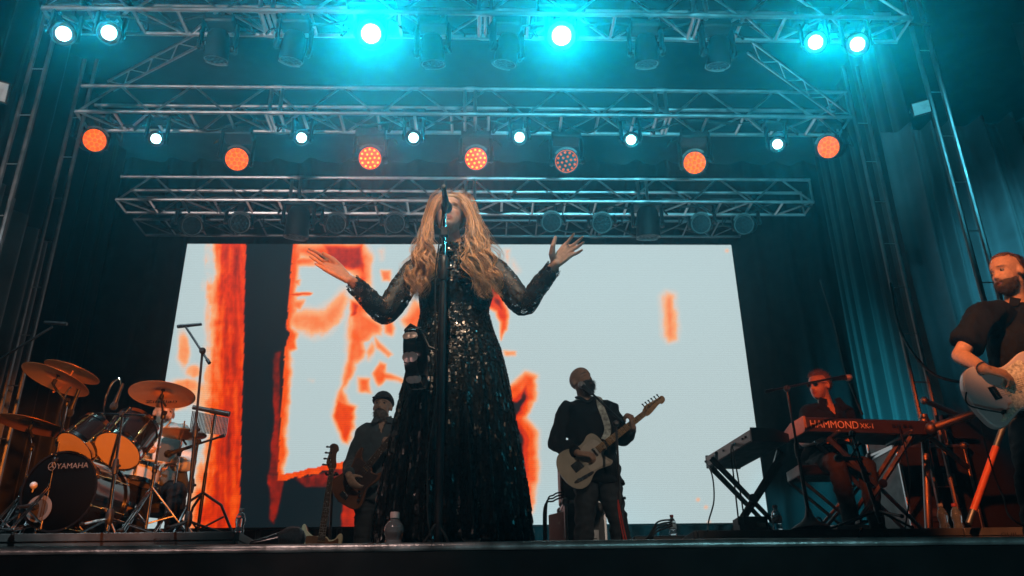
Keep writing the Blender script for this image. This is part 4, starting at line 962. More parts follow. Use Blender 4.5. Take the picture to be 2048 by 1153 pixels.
def guitar(label, cat, origin, n, m, kind, S=1.0, bridge=.13, nut=.778, tip=.975, body_mat=BUTTER, pg=PGW, fb=MAPLE, strings=6, group=None, name='electric_guitar', strap=None, cut=None):
    r_ = thing(name, label, cat, origin, group); M = frame(origin, n, m)
    poly = smooth_poly([(x*S, y_*S) for x, y_ in (TELE if kind == 'tele' else STRAT)], 5)
    b = MB(); b.prism(poly, -.022, .022, M); b.build('body', body_mat, r_, bev=.007 if kind != 'tele' else .004)
    je = .36*S; L = nut-je; b = MB(); wn = .021 if strings == 6 else .020
    rings = []
    for x, hw, dp in ((je-.03, .028, .020), (je+.06, .0275, .016), (lerp(je, nut, .6), .0245, .014), (nut-.02, wn+.001, .013), (nut+.01, wn, .012)):
        rings.append([M @ Vector((x, hw*math.cos(a), .027+ (0 if math.sin(a) > 0 else dp*math.sin(a)*1.2))) for a in np.linspace(0, 2*math.pi, 18, endpoint=False)])
    b.loft(rings); b.build('neck', MAPLE, r_)
    b = MB(); b.prism([(je-.02, -.0282), (nut, -wn), (nut, wn), (je-.02, .0282)], .0265, .0315, M); fbo = b.build('fretboard', fb, r_)
    b = MB(); Ls = nut-bridge
    for k in range(0, 21):
        x = nut-Ls*(1-2**(-k/12)); hw = lerp(wn, .0278, (nut-x)/(nut-je)); b.prism([(x-.0012, -hw), (x+.0012, -hw), (x+.0012, hw), (x-.0012, hw)], .0315, .0330, M)
    b.build('fret_wires', FRET, fbo)
    b = MB()
    for k in (3, 5, 7, 9, 12, 15, 17):
        x = nut-Ls*(1-2**(-(k-.5)/12)); 
        for dy in ((-.010, .010) if k == 12 else (0,)): b.lathe([(.0038, .0316), (.001, .0321)], M @ Vector((x, dy, 0)), M.to_3x3() @ Vector((0, 0, 1)), 10)
    b.build('position_dots', RUB if fb is MAPLE else PGW, fbo)
    hs = [(nut, -wn), (nut, wn), (nut+.02, .034), (nut+.05, .043), (tip-.05, .030), (tip-.012, .028), (tip, .008), (tip-.012, -.018), (tip-.045, -.024), (tip-.06, -.012), (lerp(nut, tip, .42), -.022), (nut+.03, -.030)]
    if kind != 'tele': hs = [(nut, -wn), (nut, wn), (nut+.03, .040), (nut+.06, .050), (tip-.06, .036), (tip-.02, .040), (tip, .015), (tip-.01, -.022), (tip-.05, -.036), (tip-.075, -.022), (lerp(nut, tip, .4), -.024), (nut+.03, -.034)]
    b = MB(); b.prism(smooth_poly(hs, 4), .012, .026, M); hd = b.build('headstock', MAPLE if name != 'bass_guitar' else SUNM, r_, bev=.002)
    for k in range(strings):
        x = lerp(nut+.035, tip-.03, k/(strings-1)); y0 = lerp(.045, .034, k/(strings-1)); b = MB()
        q = 1.5 if strings == 4 else 1
        b.tube([M @ Vector((x, y0-.008, .017)), M @ Vector((x, y0+.012*q, .017))], .0045*q, 8); b.ball(M @ Vector((x, y0+.018*q, .017)), (.008*q, .008*q, .006*q), 0, 10, 6); b.lathe([(.004*q, .026), (.004*q, .036)], M @ Vector((x, y0-.016, 0)), M.to_3x3() @ Vector((0, 0, 1)), 8)
        b.build('tuning_peg', CHROME if strings == 4 else BLKM, hd)
    if kind == 'tele': pgp = [(.20, -.01), (.215, .055), (.25, .085), (.30, .092), (.35, .085), (.375, .045), (.375, -.028), (.345, -.035), (.328, -.058), (.345, -.11), (.34, -.125), (.29, -.11), (.235, -.10), (.20, -.085)]
    else: pgp = [(.17, -.10), (.20, -.03), (.205, .04), (.23, .085), (.30, .105), (.36, .115), (.37, .06), (.362, -.03), (.34, -.052), (.35, -.09), (.365, -.115), (.32, -.12), (.26, -.105), (.20, -.11), (.11, -.142), (.085, -.13)]
    b = MB(); b.prism(smooth_poly([(x*S, y_*S) for x, y_ in pgp], 4), .0222, .0245, M); b.build('pickguard', pg, r_, bev=.0006)
    b = MB(); bw = .034 if kind == 'tele' else .036
    b.prism([(bridge-.03, -bw), (bridge+(.045 if kind == 'tele' else .012), -bw), (bridge+(.045 if kind == 'tele' else .012), bw), (bridge-.03, bw)], .0222, .026, M)
    for k in range(strings): b.box(M @ Vector((bridge, (k-(strings-1)/2)*.0105*(1.6 if strings == 4 else 1), .029)), (.018, .007, .006), M.to_3x3())
    b.build('bridge', CHROME, r_, bev=.001)
    pk = [(.17, .034), (.305, .034)] if kind == 'tele' else ([(.20, .036), (.26, .036), (.315, .036)] if strings == 6 else [(.235, .03)])
    for x, hw in pk:
        b = MB(); b.prism([(S*x-.010, -hw), (S*x+.010, -hw), (S*x+.010, hw), (S*x-.010, hw)], .0222, .030, M); b.build('pickup', CHROME if kind == 'tele' else (PGW if strings == 6 else BLK), r_, bev=.003)
    kn = [(.085, -.085), (.11, -.092), (.155, -.10)] if kind == 'tele' else [(.17, -.085), (.145, -.108), (.115, -.122)]
    if kind == 'tele': b = MB(); b.prism(smooth_poly([(.06, -.075), (.065, -.098), (.19, -.115), (.20, -.095)], 4), .0222, .0245, M); b.build('control_plate', CHROME, r_)
    for x, y_ in kn: b = MB(); b.lathe([(.013, .022), (.0125, .030), (.0105, .040), (.001, .041)], M @ Vector((x*S, y_*S, 0)), M.to_3x3() @ Vector((0, 0, 1)), 14); b.build('knob', CHROME if kind == 'tele' else (PGW if strings == 6 else CHROME), r_)
    b = MB()
    for k in range(strings):
        o_ = (k-(strings-1)/2)/((strings-1)/2); b.tube([M @ Vector((bridge, o_*.027, .0345)), M @ Vector((nut, o_*wn*.82, .0345)), M @ Vector((lerp(nut, tip, (k+1)/(strings+1)), .02, .032))], .0006 if strings == 6 else .0011, 4)
    b.build('strings', FRET, r_)
    if strap:
        b = MB(); pts = curve_pts(strap, 8); rg = []
        for i, p in enumerate(pts):
            t = (pts[min(len(pts)-1, i+1)]-pts[max(0, i-1)]).normalized(); nn = Vector((0, -1, .25)); s_ = t.cross(nn).normalized(); k = t.cross(s_).normalized()
            rg.append([p-s_*.026-k*.0015, p+s_*.026-k*.0015, p+s_*.026+k*.0015, p-s_*.026+k*.0015])
        b.loft(rg); b.build('strap', STRAPM if kind == 'tele' else BLK, r_)
    return r_, M
BRPG = pbr('dark_brown_pickguard', (.06, .03, .022), .35, 0, .3, 30)
SUNM = pbr('tinted_headstock', (.16, .07, .03), .25, 0, .2, 14, coat=.5)
STRAPM = pbr('patterned_strap', (.42, .46, .42), .7, 0, .75, 26)

def Jof(Y, P, dz=None):
    J_ = {k: at(*q[:2], q[2] if len(q) > 2 else Y) for k, q in P.items()}
    return J_
# ---- guitarist in the middle
GY = 6.45
J = Jof(GY, dict(pelvis=(1196, 958), waist=(1186, 905), chest=(1182, 852), neck=(1172, 808, GY+.02), shR=(1134, 824), shL=(1218, 824), elR=(1110, 884, GY+.05), elL=(1246, 876, GY-.05), wrR=(1158, 908, GY-.24), wrL=(1266, 856, GY-.28), hiR=(1176, 962), hiL=(1214, 962), knR=(1168, 1048, GY-.03), knL=(1236, 1040, GY-.08)))
J['anR'] = Vector((J['knR'].x-.03, GY+.05, .09)); J['anL'] = Vector((J['knL'].x+.06, GY, .09))
HMg = head_frame(at(1164, 763, GY-.02), (.50, -.85, .36), (-.16, .1, 1)); HSg = 1.02
person = thing('person', 'bald bearded man in a black shirt playing a cream guitar at a microphone', 'person', (J['pelvis'].x, GY, 0))
n_g = (at(1303.8, 816.7, GY-.30)-at(1206.6, 893, GY-.22)).normalized(); heel = at(1206.6, 893, GY-.22); g0 = heel - n_g*.385
strapg = [g0+Vector((.02, .0, .02)), J['waist']+Vector((-.16, -.02, .05)), J['shR'].lerp(J['neck'], .4)+Vector((0, .10, .05)), J['neck']+Vector((.085, -.02, .035)), J['neck'].lerp(J['chest'], .35)+Vector((.085, -.135, 0)), J['chest']+Vector((.105, -.165, -.06)), g0+n_g*.40+Vector((.0, .0, .04))]
guitar('butterscotch electric guitar held by the bald singing guitarist', 'guitar', g0, n_g, (.12, -1, .08), 'tele', strap=strapg, fb=MAPLE)
mg = Vector((.12, -1, .08)).normalized()
def handsG(mb):
    hand(mb, J['wrR'], (.80, -.12, -.10), (.1, .6, -.75), (.3, -.3, .9), curl=(42, 48, 30), spread=.02, tcurl=10, thumb=(.9, .35, .2))
    hand(mb, J['wrL'], (-.12, -.25, .75), (-.72, .45, .1), (.1, .8, .2), curl=(62, 60, 35), spread=.06, tcurl=5)
body(J, person, HMg, HSg, [handsG], lambda me: skin_tint(me, (HMg, HSg), (.42, .25, .17), stub=(.05, .038, .03), lid=-.002))
shirt(J, person, CLB, .018, seed=1, fold=.013, untuck=.05)
trousers(J, person, JEAN, .012, seed=2, fold=.011)
for sd in 'RL': shoe(J, sd, person, (.1, -1, 0))
head_shell(HMg, lambda p, d: sm(-.035, -.055, p[2]-.25*max(0, .06-p[1])*0+.0)*sm(-.005, .03, p[1])*(1-.9*math.exp(-(p[0]/.018)**2-((p[2]+.072)/.007)**2)), .009, .006, HSg, 3, scale=70).build('beard', HAIRD, person, ang=0)
fuzz(HMg, lambda p, d: sm(-.03, -.05, p[2])*sm(-.005, .03, p[1]), HSg, 700, .022, 3, person, HAIRD, .009, name='beard_strands')
b = MB(); b.tube(curve_pts([J['neck']+Vector((-.07, -.02, .045)), J['neck']+Vector((-.05, -.085, .02)), J['neck']+Vector((.0, -.115, -.02)), J['neck']+Vector((.05, -.085, .02)), J['neck']+Vector((.07, -.02, .045))], 6), [(.012, .022)]*25, 8, rnd_=True); b.build('collar', CLB, person)
# ---- bassist
BY = 7.15
J = Jof(BY, dict(pelvis=(752, 985), waist=(755, 935), chest=(760, 888), neck=(768, 850, BY+.02), shR=(728, 868), shL=(804, 866), elR=(704, 928, BY+.04), elL=(812, 925, BY-.06), wrR=(697, 952, BY-.36), wrL=(781, 902, BY-.32), hiR=(735, 990), hiL=(771, 990), knR=(726, 1062, BY-.02), knL=(772, 1062, BY-.02)))
for sd, dx in (('R', -.02), ('L', .02)): J['an'+sd] = Vector((J['kn'+sd].x+dx, BY+.04, .09))
HMb = head_frame(at(765, 813, BY-.02), (-.12, -1, .12), (.05, 0, 1)); HSb = 1.0
person = thing('person', 'bassist with a grey beard and dark flat cap playing a brown bass guitar', 'person', (J['pelvis'].x, BY, 0))
b0, b1 = at(691, 990, BY-.24), at(767, 897, BY-.34); nb_ = (b1-b0).normalized(); bo = b0-nb_*.07
strapb = [bo+Vector((0, .02, 0)), J['waist']+Vector((-.17, .0, .0)), J['shR'].lerp(J['neck'], .5)+Vector((0, .1, .05)), J['neck']+Vector((.10, -.01, .03)), J['chest']+Vector((.12, -.155, .05)), bo+nb_*.50+Vector((.02, 0, .06))]
guitar('brown worn bass guitar played by the capped bassist', 'bass guitar', bo, nb_, (.10, -1, .14), 'strat', .98, .07, .93, 1.14, SUNB, BRPG, ROSE, 4, 'electric bass guitars', 'bass_guitar', strapb)
def handsB(mb):
    hand(mb, J['wrR'], (.45, -.2, -.70), (.5, .6, -.1), (.7, -.2, .5), curl=(38, 40, 25), spread=.05)
    hand(mb, J['wrL'], (-.25, -.3, .75), (-.6, .6, .1), (.1, .8, .2), curl=(55, 60, 30), spread=.04)
body(J, person, HMb, HSb, [handsB], lambda me: skin_tint(me, (HMb, HSb), (.50, .32, .23)))
eyes(HMb, HSb, person)
shirt(J, person, CLN, .018, seed=5, fold=.012, untuck=.09, vneck=(tuple(J['neck']+Vector((-.01, -.09, .02))), (0, -1, 0), .045, .15))
trousers(J, person, JEAN, .013, seed=6, fold=.011)
for sd in 'RL': shoe(J, sd, person, (0, -1, 0))
head_shell(HMb, lambda p, d: sm(-.045, -.062, p[2]+.2*abs(p[0]))*sm(-.005, .03, p[1])*(1-.95*math.exp(-(p[0]/.02)**2-((p[2]+.072)/.006)**2)), .012, .008, HSb, 4, scale=80).build('beard', HAIRG, person, ang=0)
fuzz(HMb, lambda p, d: sm(-.045, -.062, p[2]+.2*abs(p[0]))*sm(-.005, .03, p[1]), HSb, 700, .020, 4, person, HAIRG, .012, name='beard_strands')
head_shell(HMb, lambda p, d: sm(-.040, -.055, p[2]+.3*abs(p[0]))*sm(.04, .06, p[1])*sm(-.075, -.062, p[2]), .011, .006, HSb, 9, scale=80).build('moustache', HAIRD, person, ang=0)
mb = head_shell(HMb, lambda p, d: sm(.030, .044, p[2]-.15*p[1]+.01), .020, .004, HSb, 4, scale=20); mb.lathe([(.06, .0), (.082, .0), (.09, .008), (.075, .016), (.04, .018)], HMb @ Vector((0, .035, .055)), HMb.to_3x3() @ Vector((0, .25, 1)), 26)
mb.build('flat_cap', pbr('cap_cloth', (.02, .026, .03), .8, 0, .2, 30, .3, 160), person, ang=0)
for k in (-1, 1):
    b = MB(); N0 = J['neck']; b.prism([(0, 0), (.055, .01), (.07, -.06), (.02, -.055)], 0, .006, frame(N0+Vector((k*.02, -.105, .03)), (k, -.1, .15), (0, -1, .35)) if k > 0 else frame(N0+Vector((k*.02, -.105, .03)), (1, .1, -.15), (0, -1, .35)) @ Matrix.Diagonal((-1, 1, 1, 1))); b.build('collar_flap', CLN, person, bev=.002)
# spare bass on a stand beside him
sY = 6.9; s0, s1 = at(640, 1108, sY), at(664, 940, sY-.02); ns = (s1-s0).normalized(); nl = (s1-s0).length
gs, Ms = guitar('cream bass guitar with rosewood neck resting upright on a floor stand', 'bass guitar', s0-ns*(1.16-nl)*.55, ns, (.05, -1, .12), 'strat', 1.10, .11, .93, 1.14, CREAM, SUNB, ROSE, 4, 'electric bass guitars', 'bass_guitar')
gst = thing('guitar_stand', 'black guitar stand holding the cream bass upright', 'guitar stand', (s0.x, sY+.15, 0))
nk = Ms @ Vector((.90, 0, .0)); b = MB(); b.tube([(nk.x, nk.y+.06, nk.z), Vector((s0.x+.05, sY+.16, .30)), Vector((s0.x, sY+.2, .02))], .011, 8); b.build('upright', BLKM, gst)
b = MB(); b.tube([nk+Vector((-.04, -.03, .0)), nk+Vector((-.045, .03, 0)), nk+Vector((0, .06, 0)), nk+Vector((.045, .03, 0)), nk+Vector((.04, -.03, .0))], .010, 8, rnd_=True); b.build('neck_yoke', RUB, gst)
for dx, dy in ((-.24, -.12), (.24, -.12), (0, .28)): b = MB(); b.tube([(s0.x, sY+.16, .28), (s0.x+dx, sY+.16+dy, .015)], .010, 8, rnd_=True); b.build('leg', BLKM, gst)
# ---- guitarist at the right edge
RY = 4.35
J = Jof(RY, dict(pelvis=(2088, 842), waist=(2062, 765), chest=(2040, 680, RY-.01), neck=(2032, 612, RY+.03), shR=(1962, 640, RY-.12), shL=(2102, 622, RY+.10), elR=(1920, 712, RY-.12), elL=(2130, 720, RY-.1), wrR=(1972, 740, RY-.36), wrL=(2170, 690, RY-.35), hiR=(2060, 850), hiL=(2116, 848), knR=(2058, 935, RY-.1), knL=(2150, 975, RY)))
for sd, dx in (('R', .04), ('L', .04)): J['an'+sd] = Vector((J['kn'+sd].x+dx, RY+.05, .09))
HMr = head_frame(at(2014, 547, RY-.02), (-.96, -.30, -.04), (-.06, 0, 1)); HSr = 1.03
person = thing('person', 'guitarist in a black polo at the right edge, hair tied in a bun', 'person', (J['pelvis'].x, RY, 0))
r0_, r1_ = at(1937, 806, RY-.30), at(2050, 768, RY-.30); nr_ = (r1_-r0_).normalized()
guitar('pale electric guitar with pearl pickguard held by the bun haired guitarist', 'guitar', r0_, nr_, (-.08, -1, .06), 'strat', 1.02, .15, .80, .98, PINKW, PEARL, MAPLE, 6)
Mr = frame(r0_, nr_, (-.08, -1, .06))
J['wrL'] = Mr @ Vector((.66, -.075, -.03)); J['elL'] = J['shL'].lerp(J['wrL'], .5)+Vector((.10, .02, -.17))
def handsR(mb):
    hand(mb, J['wrR'], (.86, -.10, -.28), (.0, .75, -.6), (.25, -.3, .9), curl=(24, 34, 22), spread=.05, L=1.02, thumb=(.85, .45, .15), tcurl=8)
    hand(mb, J['wrL'], (-.25, -.2, .9), (-.5, -.6, .1), (-.6, .5, .2), curl=(50, 60, 35))
body(J, person, HMr, HSr, [handsR], lambda me: skin_tint(me, (HMr, HSr), (.56, .31, .20), stub=(.10, .065, .045)), voxel=.0062)
eyes(HMr, HSr, person, (.1, -.1))
me = shirt(J, person, CLB, .022, sleeve=.72, seed=8, fold=.012, voxel=.011, vneck=(tuple(J['neck']+Vector((.02, -.10, .02))), (0, -1, 0), .05, .20))
folds(me.data, .0035, 24, 3, (1, 1, .7))
trousers(J, person, JEAN, .014, seed=9)
for sd in 'RL': shoe(J, sd, person, (0, -1, 0))
head_shell(HMr, lambda p, d: sm(-.044, -.064, p[2]-.35*max(0, .05-p[1]))*sm(-.012, .02, p[1])*(1-.9*math.exp(-(p[0]/.019)**2-((p[2]+.072)/.006)**2)), .008, .006, HSr, 3, scale=80).build('beard', pbr('brown_beard', (.06, .04, .03), .6, 0, .4, 120, .5, 200), person, ang=0)
fuzz(HMr, lambda p, d: sm(-.046, -.064, p[2]-.35*max(0, .05-p[1]))*sm(-.012, .02, p[1])*(1-.95*math.exp(-(p[0]/.020)**2-((p[2]+.072)/.008)**2)), HSr, 1200, .011, 5, person, MATS['brown_beard'], .007, r=.0008, name='beard_strands')
mb = head_shell(HMr, lambda p, d: max(sm(.062, .078, p[2]-max(0, p[1])*.25-.02*(abs(p[0]) > .05)), sm(.005, .025, -p[1]-.01+.25*p[2])*sm(-.05, -.03, p[2])), .007, .003, HSr, 5, scale=60)
bun = HMr @ Vector((0, -.118*HSr, .060*HSr)); mb.ball(bun, (.040, .040, .036), 0, 18, 12); mb.build('hair', pbr('tied_brown_hair', (.10, .045, .022), .38, 0, .35, 80, .5, 160), person, ang=0)
fuzz(HMr, lambda p, d: max(sm(.058, .074, p[2]-max(0, p[1])*.25), sm(.0, .02, -p[1]-.01+.25*p[2])*sm(-.05, -.03, p[2])), HSr, 1500, .045, 6, person, MATS['tied_brown_hair'], .006, down=.12, out=-.02, back=1.0, r=.0009, wild=.06)
b = MB(); b.lathe([(.0335, -.007), (.036, 0), (.0335, .007)], J['wrR'].lerp(J['elR'], .10), J['wrR']-J['elR'], 18, cap=False); b.build('wristband', BLK, person)
N0 = J['neck']
for k in (-1, 1):
    b = MB(); b.prism([(0, 0), (.055, .015), (.07, -.07), (.02, -.06)], 0, .006, frame(N0+Vector((k*.03-.01, -.115, -.01)), (1, .2*k-.2, .2*k), (0, -1, .4)) @ Matrix.Diagonal((k, 1, 1, 1))); b.build('collar_flap', CLB, person, bev=.002)
jk = Mr @ Vector((.13, -.105, .022)); b = MB(); b.tube([jk, jk+Vector((-.02, -.03, -.005)), jk+Vector((-.045, -.035, -.01))], [.006, .007, .004], 8); b.ball(jk, (.022, .004, .014), 0, 14, 8, Mr.to_3x3() @ Matrix.Rotation(math.pi/2, 3, 'X')); 
b.tube(curve_pts([jk+Vector((-.045, -.035, -.01)), at(1940, 812, RY-.38), at(1932, 790, RY-.33), at(1942, 778, RY-.26), at(1955, 815, RY-.2), at(1975, 905, RY-.15), at(2005, 990, RY-.2), at(2047, 1052, RY-.5), Vector((at(2047, 1052, RY-.5).x+.5, RY-.5, .01))], 8), .0042, 8)
tag(b.build('guitar_cable', RUB), 'black cable looping from the jack of the pale guitar to the stage', 'cable')

# ---- microphone stands for the singers
def boom_stand(label, foot, top, tail, tip, group='black boom microphone stands', base='round', matl=BLKM, tripod_r=.32, name='microphone_stand'):
    foot, top, tail, tip = Vector(foot), Vector(top), Vector(tail), Vector(tip)
    r_ = thing(name, label, 'microphone stand', foot, group)
    b = MB(); h = top-foot; b.tube([foot+Vector((0, 0, .02)), foot.lerp(top, .55)], .0125, 12); b.tube([foot.lerp(top, .55), top], .009, 12); b.build('pole', matl, r_)
    b = MB(); b.lathe([(.018, -.05), (.021, -.02), (.021, .02), (.015, .05)], foot.lerp(top, .55), h, 14); b.tube([foot.lerp(top, .55), foot.lerp(top, .55)+Vector((.035, -.02, 0))], .010, 10); b.build('clutch', BLK, r_)
    b = MB(); b.tube([tail, tip], .0085, 10); b.tube([tail, tail.lerp(tip, .10)], .013, 10); b.build('boom_arm', matl, r_)
    b = MB(); b.ball(top, .024, 0, 14, 10); b.tube([top+Vector((0, -.03, 0)), top+Vector((0, .03, 0))], .014, 12); b.build('swivel', BLK, r_)
    if base == 'round':
        b = MB(); b.lathe([(.001, .003), (.12, .003), (.13, .012), (.10, .035), (.06, .055), (.03, .09), (.018, .14)], foot, (0, 0, 1), 24); b.build('base', BLK, r_)
    else:
        for k in range(3):
            a = k*2.094+.5; e = foot+Vector((tripod_r*math.cos(a), tripod_r*math.sin(a), .012)); b = MB(); b.tube([foot+Vector((0, 0, .10)), e], .0085, 8, rnd_=True); lg = b.build('leg', matl, r_)
            b = MB(); b.ball(e, .014, 0, 8, 6); b.build('rubber_foot', RUB, lg)
        b = MB(); b.lathe([(.018, .06), (.026, .08), (.026, .13), (.018, .16)], foot, (0, 0, 1), 12); b.build('leg_hub', BLK, r_)
    return r_
Yg = GY-.55
f_ = at(1238, 1000, Yg); tp = at(1213, 810, Yg+.1)
boom_stand('boom microphone stand in front of the bald guitarist', (f_.x, Yg, 0), at(1232, 848, Yg), at(1247, 847, Yg-.02), at(1172, 776, Yg+.18))
mc = at(1164, 771, Yg+.20); mic(mc, mc-at(1180, 784, Yg+.12), 'microphone with a pale grille in front of the bald guitarist\'s beard', grille=pbr('silver_grille', (.5, .5, .5), .4, .8, .4, 300, .6, 500))
b = MB()
for q in (0, .02): b.tube(curve_pts([at(1236, 1000, Yg-.04), at(1240+q*200, 1040, Yg-.05), Vector((f_.x+.05+q, Yg-.1, .01))], 8), .005, 6)
tag(b.build('red_cable', pbr('red_cable_rubber', (.6, .05, .03), .5)), 'red cables running down the boom stand of the bald guitarist', 'cable')
# ------------------------------------------------------------------ risers
RZ = .40
def riser(label, x0, x1, y0, y1, texts):
    r_ = thing('stage_riser', label, 'riser', ((x0+x1)/2, y0, 0), 'low stage risers for drums and keyboards')
    b = MB(); n = max(1, round((x1-x0)/2.0)); 
    for i in range(n): b.box((lerp(x0, x1, (i+.5)/n), (y0+y1)/2+.01, RZ-.015), ((x1-x0)/n-.004, y1-y0-.02, .03))
    b.build('deck', STAGE, r_, bev=.003)
    b = MB()
    for z0, z1, o in ((RZ-.052, RZ-.002, 0), (RZ-.105, RZ-.056, .006), (RZ-.16, RZ-.109, .003)):
        for i in range(n):
            xa, xb = lerp(x0, x1, i/n)+.004, lerp(x0, x1, (i+1)/n)-.004
            b.box(((xa+xb)/2, y0-.01+o/2, (z0+z1)/2), (xb-xa, .03-o, z1-z0))
        for xs in (x0-.011, x1+.011): b.box((xs, (y0+y1)/2, (z0+z1)/2), (.024-o, y1-y0+.02, z1-z0))
    b.build('frame_profile', RISERM, r_, bev=.003)
    b = MB()
    for x in np.linspace(x0+.08, x1-.08, n*2+1):
        for yy in (y0+.06, y1-.06): b.tube([(x, yy, .01), (x, yy, RZ-.03)], .024, 8)
    b.build('legs', ALU, r_)
    b = MB(); b.box(((x0+x1)/2, y0+.05, .12), (x1-x0-.1, .01, .24)); b.build('skirt', CURT, r_)
    for px, py in texts:
        p = at(px, py, y0-.026); M = Matrix.Translation(p) @ Matrix.Rotation(math.pi/2, 4, 'X')
        text_mesh('lettering', 'GUIL', .030, BLK, r_, M, .0008, 0, 'CENTER', 1.9)
    return r_
RISERM = pbr('riser_profile', (.13, .115, .11), .45, .4, .25, 7, .1, 60)
RLX1 = atz(473, 1064, RZ).x; RLY = atz(473, 1064, RZ).y; RRX0 = atz(1393, 1062, RZ).x; RRY = atz(1393, 1062, RZ).y
riser('left stage riser under the drum kit', -4.2, RLX1, RLY, 8.3, [(325, 1084)])
riser('right stage riser under the keyboards', RRX0, 5.0, RRY, 8.3, [(1517, 1080), (1765, 1075), (2020, 1072)])

# ------------------------------------------------------------------ drum kit
DG = 'black drum kit'
def drum(label, front, axis, r, depth, shell, headf, headb, name='tom_drum', lugs=6, group=DG, hoop=CHROME, cat='drum', hoopw=.012):
    """front: centre of the head facing along -axis; the shell runs along +axis"""
    front = Vector(front); ax = Vector(axis).normalized(); r_ = thing(name, label, cat, front, group); u = ax.orthogonal().normalized(); v = ax.cross(u)
    b = MB(); b.lathe([(r, .012), (r, depth-.012)], front, ax, 40, cap=False); b.lathe([(r*.985, depth-.013), (r*.985, .013)], front, ax, 40, cap=False); b.build('shell', shell, r_)
    b = MB(); b.lathe([(.001, .004), (r*.96, .004), (r*1.0, .010)], front, ax, 40, cap=False); hf = b.build('front_head', headf, r_)
    b = MB(); b.lathe([(.001, depth-.004), (r*.96, depth-.004), (r*1.0, depth-.010)], front, ax, 40, cap=False); b.build('back_head', headb, r_)
    for z0 in (0, depth-.03):
        b = MB(); b.lathe([(r*1.005, z0), (r*1.055, z0), (r*1.055, z0+.030), (r*1.01, z0+.030), (r*1.005, z0)], front, ax, 40, cap=False); b.build('hoop', hoop, r_)
    for k in range(lugs):
        a = 2*math.pi*(k+.5)/lugs; p = front+(u*math.cos(a)+v*math.sin(a))*(r*1.04); b = MB()
        b.tube([p+ax*.004, p+ax*(depth-.004)], .0035, 6); b.tube([p+ax*depth*.30, p+ax*depth*.70], .009, 8, rnd_=True); b.ball(p+ax*.004, .008, 0, 8, 6); b.ball(p+ax*(depth-.004), .008, 0, 8, 6)
        b.build('tension_lug', BRASS if shell is GLOSSB else CHROME, r_)
    return r_, u, v
kY = 5.78
kc = at(117, 982, kY); kx = Vector((.13, 1, .02)).normalized(); kr = .255
bd, ku, kv = drum('big black bass drum with white lettering and a round port hole', kc, kx, kr, .42, GLOSSB, HEADB, HEADB, 'bass_drum', 8, DG, GLOSSB)
MK = frame(kc-kx*.004, Vector((0, 0, 1)).cross(-kx)*-1 if False else (-kx).cross(Vector((0, 0, 1)))*-1, -kx)
LETW = pbr('faded_white_print', (.15, .135, .13), .5)
def kpt(x, y_, z=0): return MK @ Vector((x, y_, z))
text_mesh('lettering', 'YAMAHA', .052, LETW, bd, MK @ Matrix.Translation((-.040, .145, .006)), .0006, 0, 'LEFT', 1.05)
b = MB(); b.lathe([(.024, .0056), (.028, .0056), (.028, .0066), (.024, .0066), (.024, .0056)], kpt(-.073, .163), -kx, 24, cap=False)
for k in range(3): 
    a = math.pi/2+k*2.094; b.tube([kpt(-.073, .163, .0062), kpt(-.073+.021*math.cos(a), .163+.021*math.sin(a), .0062)], .0028, 6)
b.build('emblem', LETW, bd)
b = MB(); b.lathe([(.062, .006), (.088, .006), (.088, .009), (.062, .009), (.062, .006)], kpt(-.105, -.115), -kx, 32, cap=False); b.build('port_ring', LETW, bd)
b = MB(); b.lathe([(.001, .0058), (.062, .0058)], kpt(-.105, -.115), -kx, 28, cap=False); b.build('port_hole', pbr('port_dark', (.05, .045, .042), .8), bd)
mic(kpt(-.13, -.10, .03), kx*1.0+Vector((0, 0, .2)), 'black microphone poking into the port hole of the bass drum', name='microphone')
for k in (-1, 1):
    b = MB(); p = kc+kx*.12+Vector((k*.26, 0, -.10)); e_ = Vector((p.x+k*.16, p.y-.14, RZ+.012)); b.tube([p, e_], .008, 8); b.ball(e_, .014, 0, 8, 6); b.build('spur', CHROME, bd)
def dcyl(label, px, py, Y, ax, r, dep, n=6): return drum(label, at(px, py, Y), ax, r, dep, GLOSSB, HEADW, HEADW, 'tom_drum', n)
t1, _, _ = dcyl('smaller black rack tom with an amber bottom head above the bass drum', 147, 901, 5.80, (.32, .62, .75), .140, .24)
t2, _, _ = dcyl('larger black rack tom with an amber bottom head beside the crash stand', 233, 904, 5.80, (.14, .62, .80), .160, .28)
b = MB(); hb_ = kc+kx*.2+Vector((.02, 0, kr)); 
for q in (at(165, 880, 5.95), at(222, 880, 5.95)): b.tube([hb_, hb_+Vector((0, 0, .16)), q], .013, 10); b.ball(hb_+Vector((0, 0, .16)), .026, 0, 10, 8); b.ball(q, .022, 0, 10, 8)
tag(b.build('tom_holder', CHROME), 'chrome double holder joining both rack toms to the bass drum', 'drum hardware', DG)
sn, _, _ = drum('pale wrapped snare drum between the stands', at(262, 972, 6.45), (.05, .10, 1), .178, .15, WRAP, HEADW, HEADW, 'snare_drum', 8)
drum('black floor tom standing at the far side of the kit', at(222, 1020, 6.5), (0, .1, 1), .19, .36, GLOSSB, HEADW, HEADW, 'floor_tom', 6)
def cymbal(mb, c, nrm, r):
    mb.lathe([(.006, .030), (.028, .029), (.05, .020), (.058, .010), (.10, .007), (r*.6, .002), (r*.95, -.010), (r, -.013), (r*.999, -.0145), (r*.94, -.0115), (r*.6, 0), (.10, .0055), (.058, .0085), (.048, .018), (.028, .027), (.006, .028)], c, nrm, 48, cap=False)
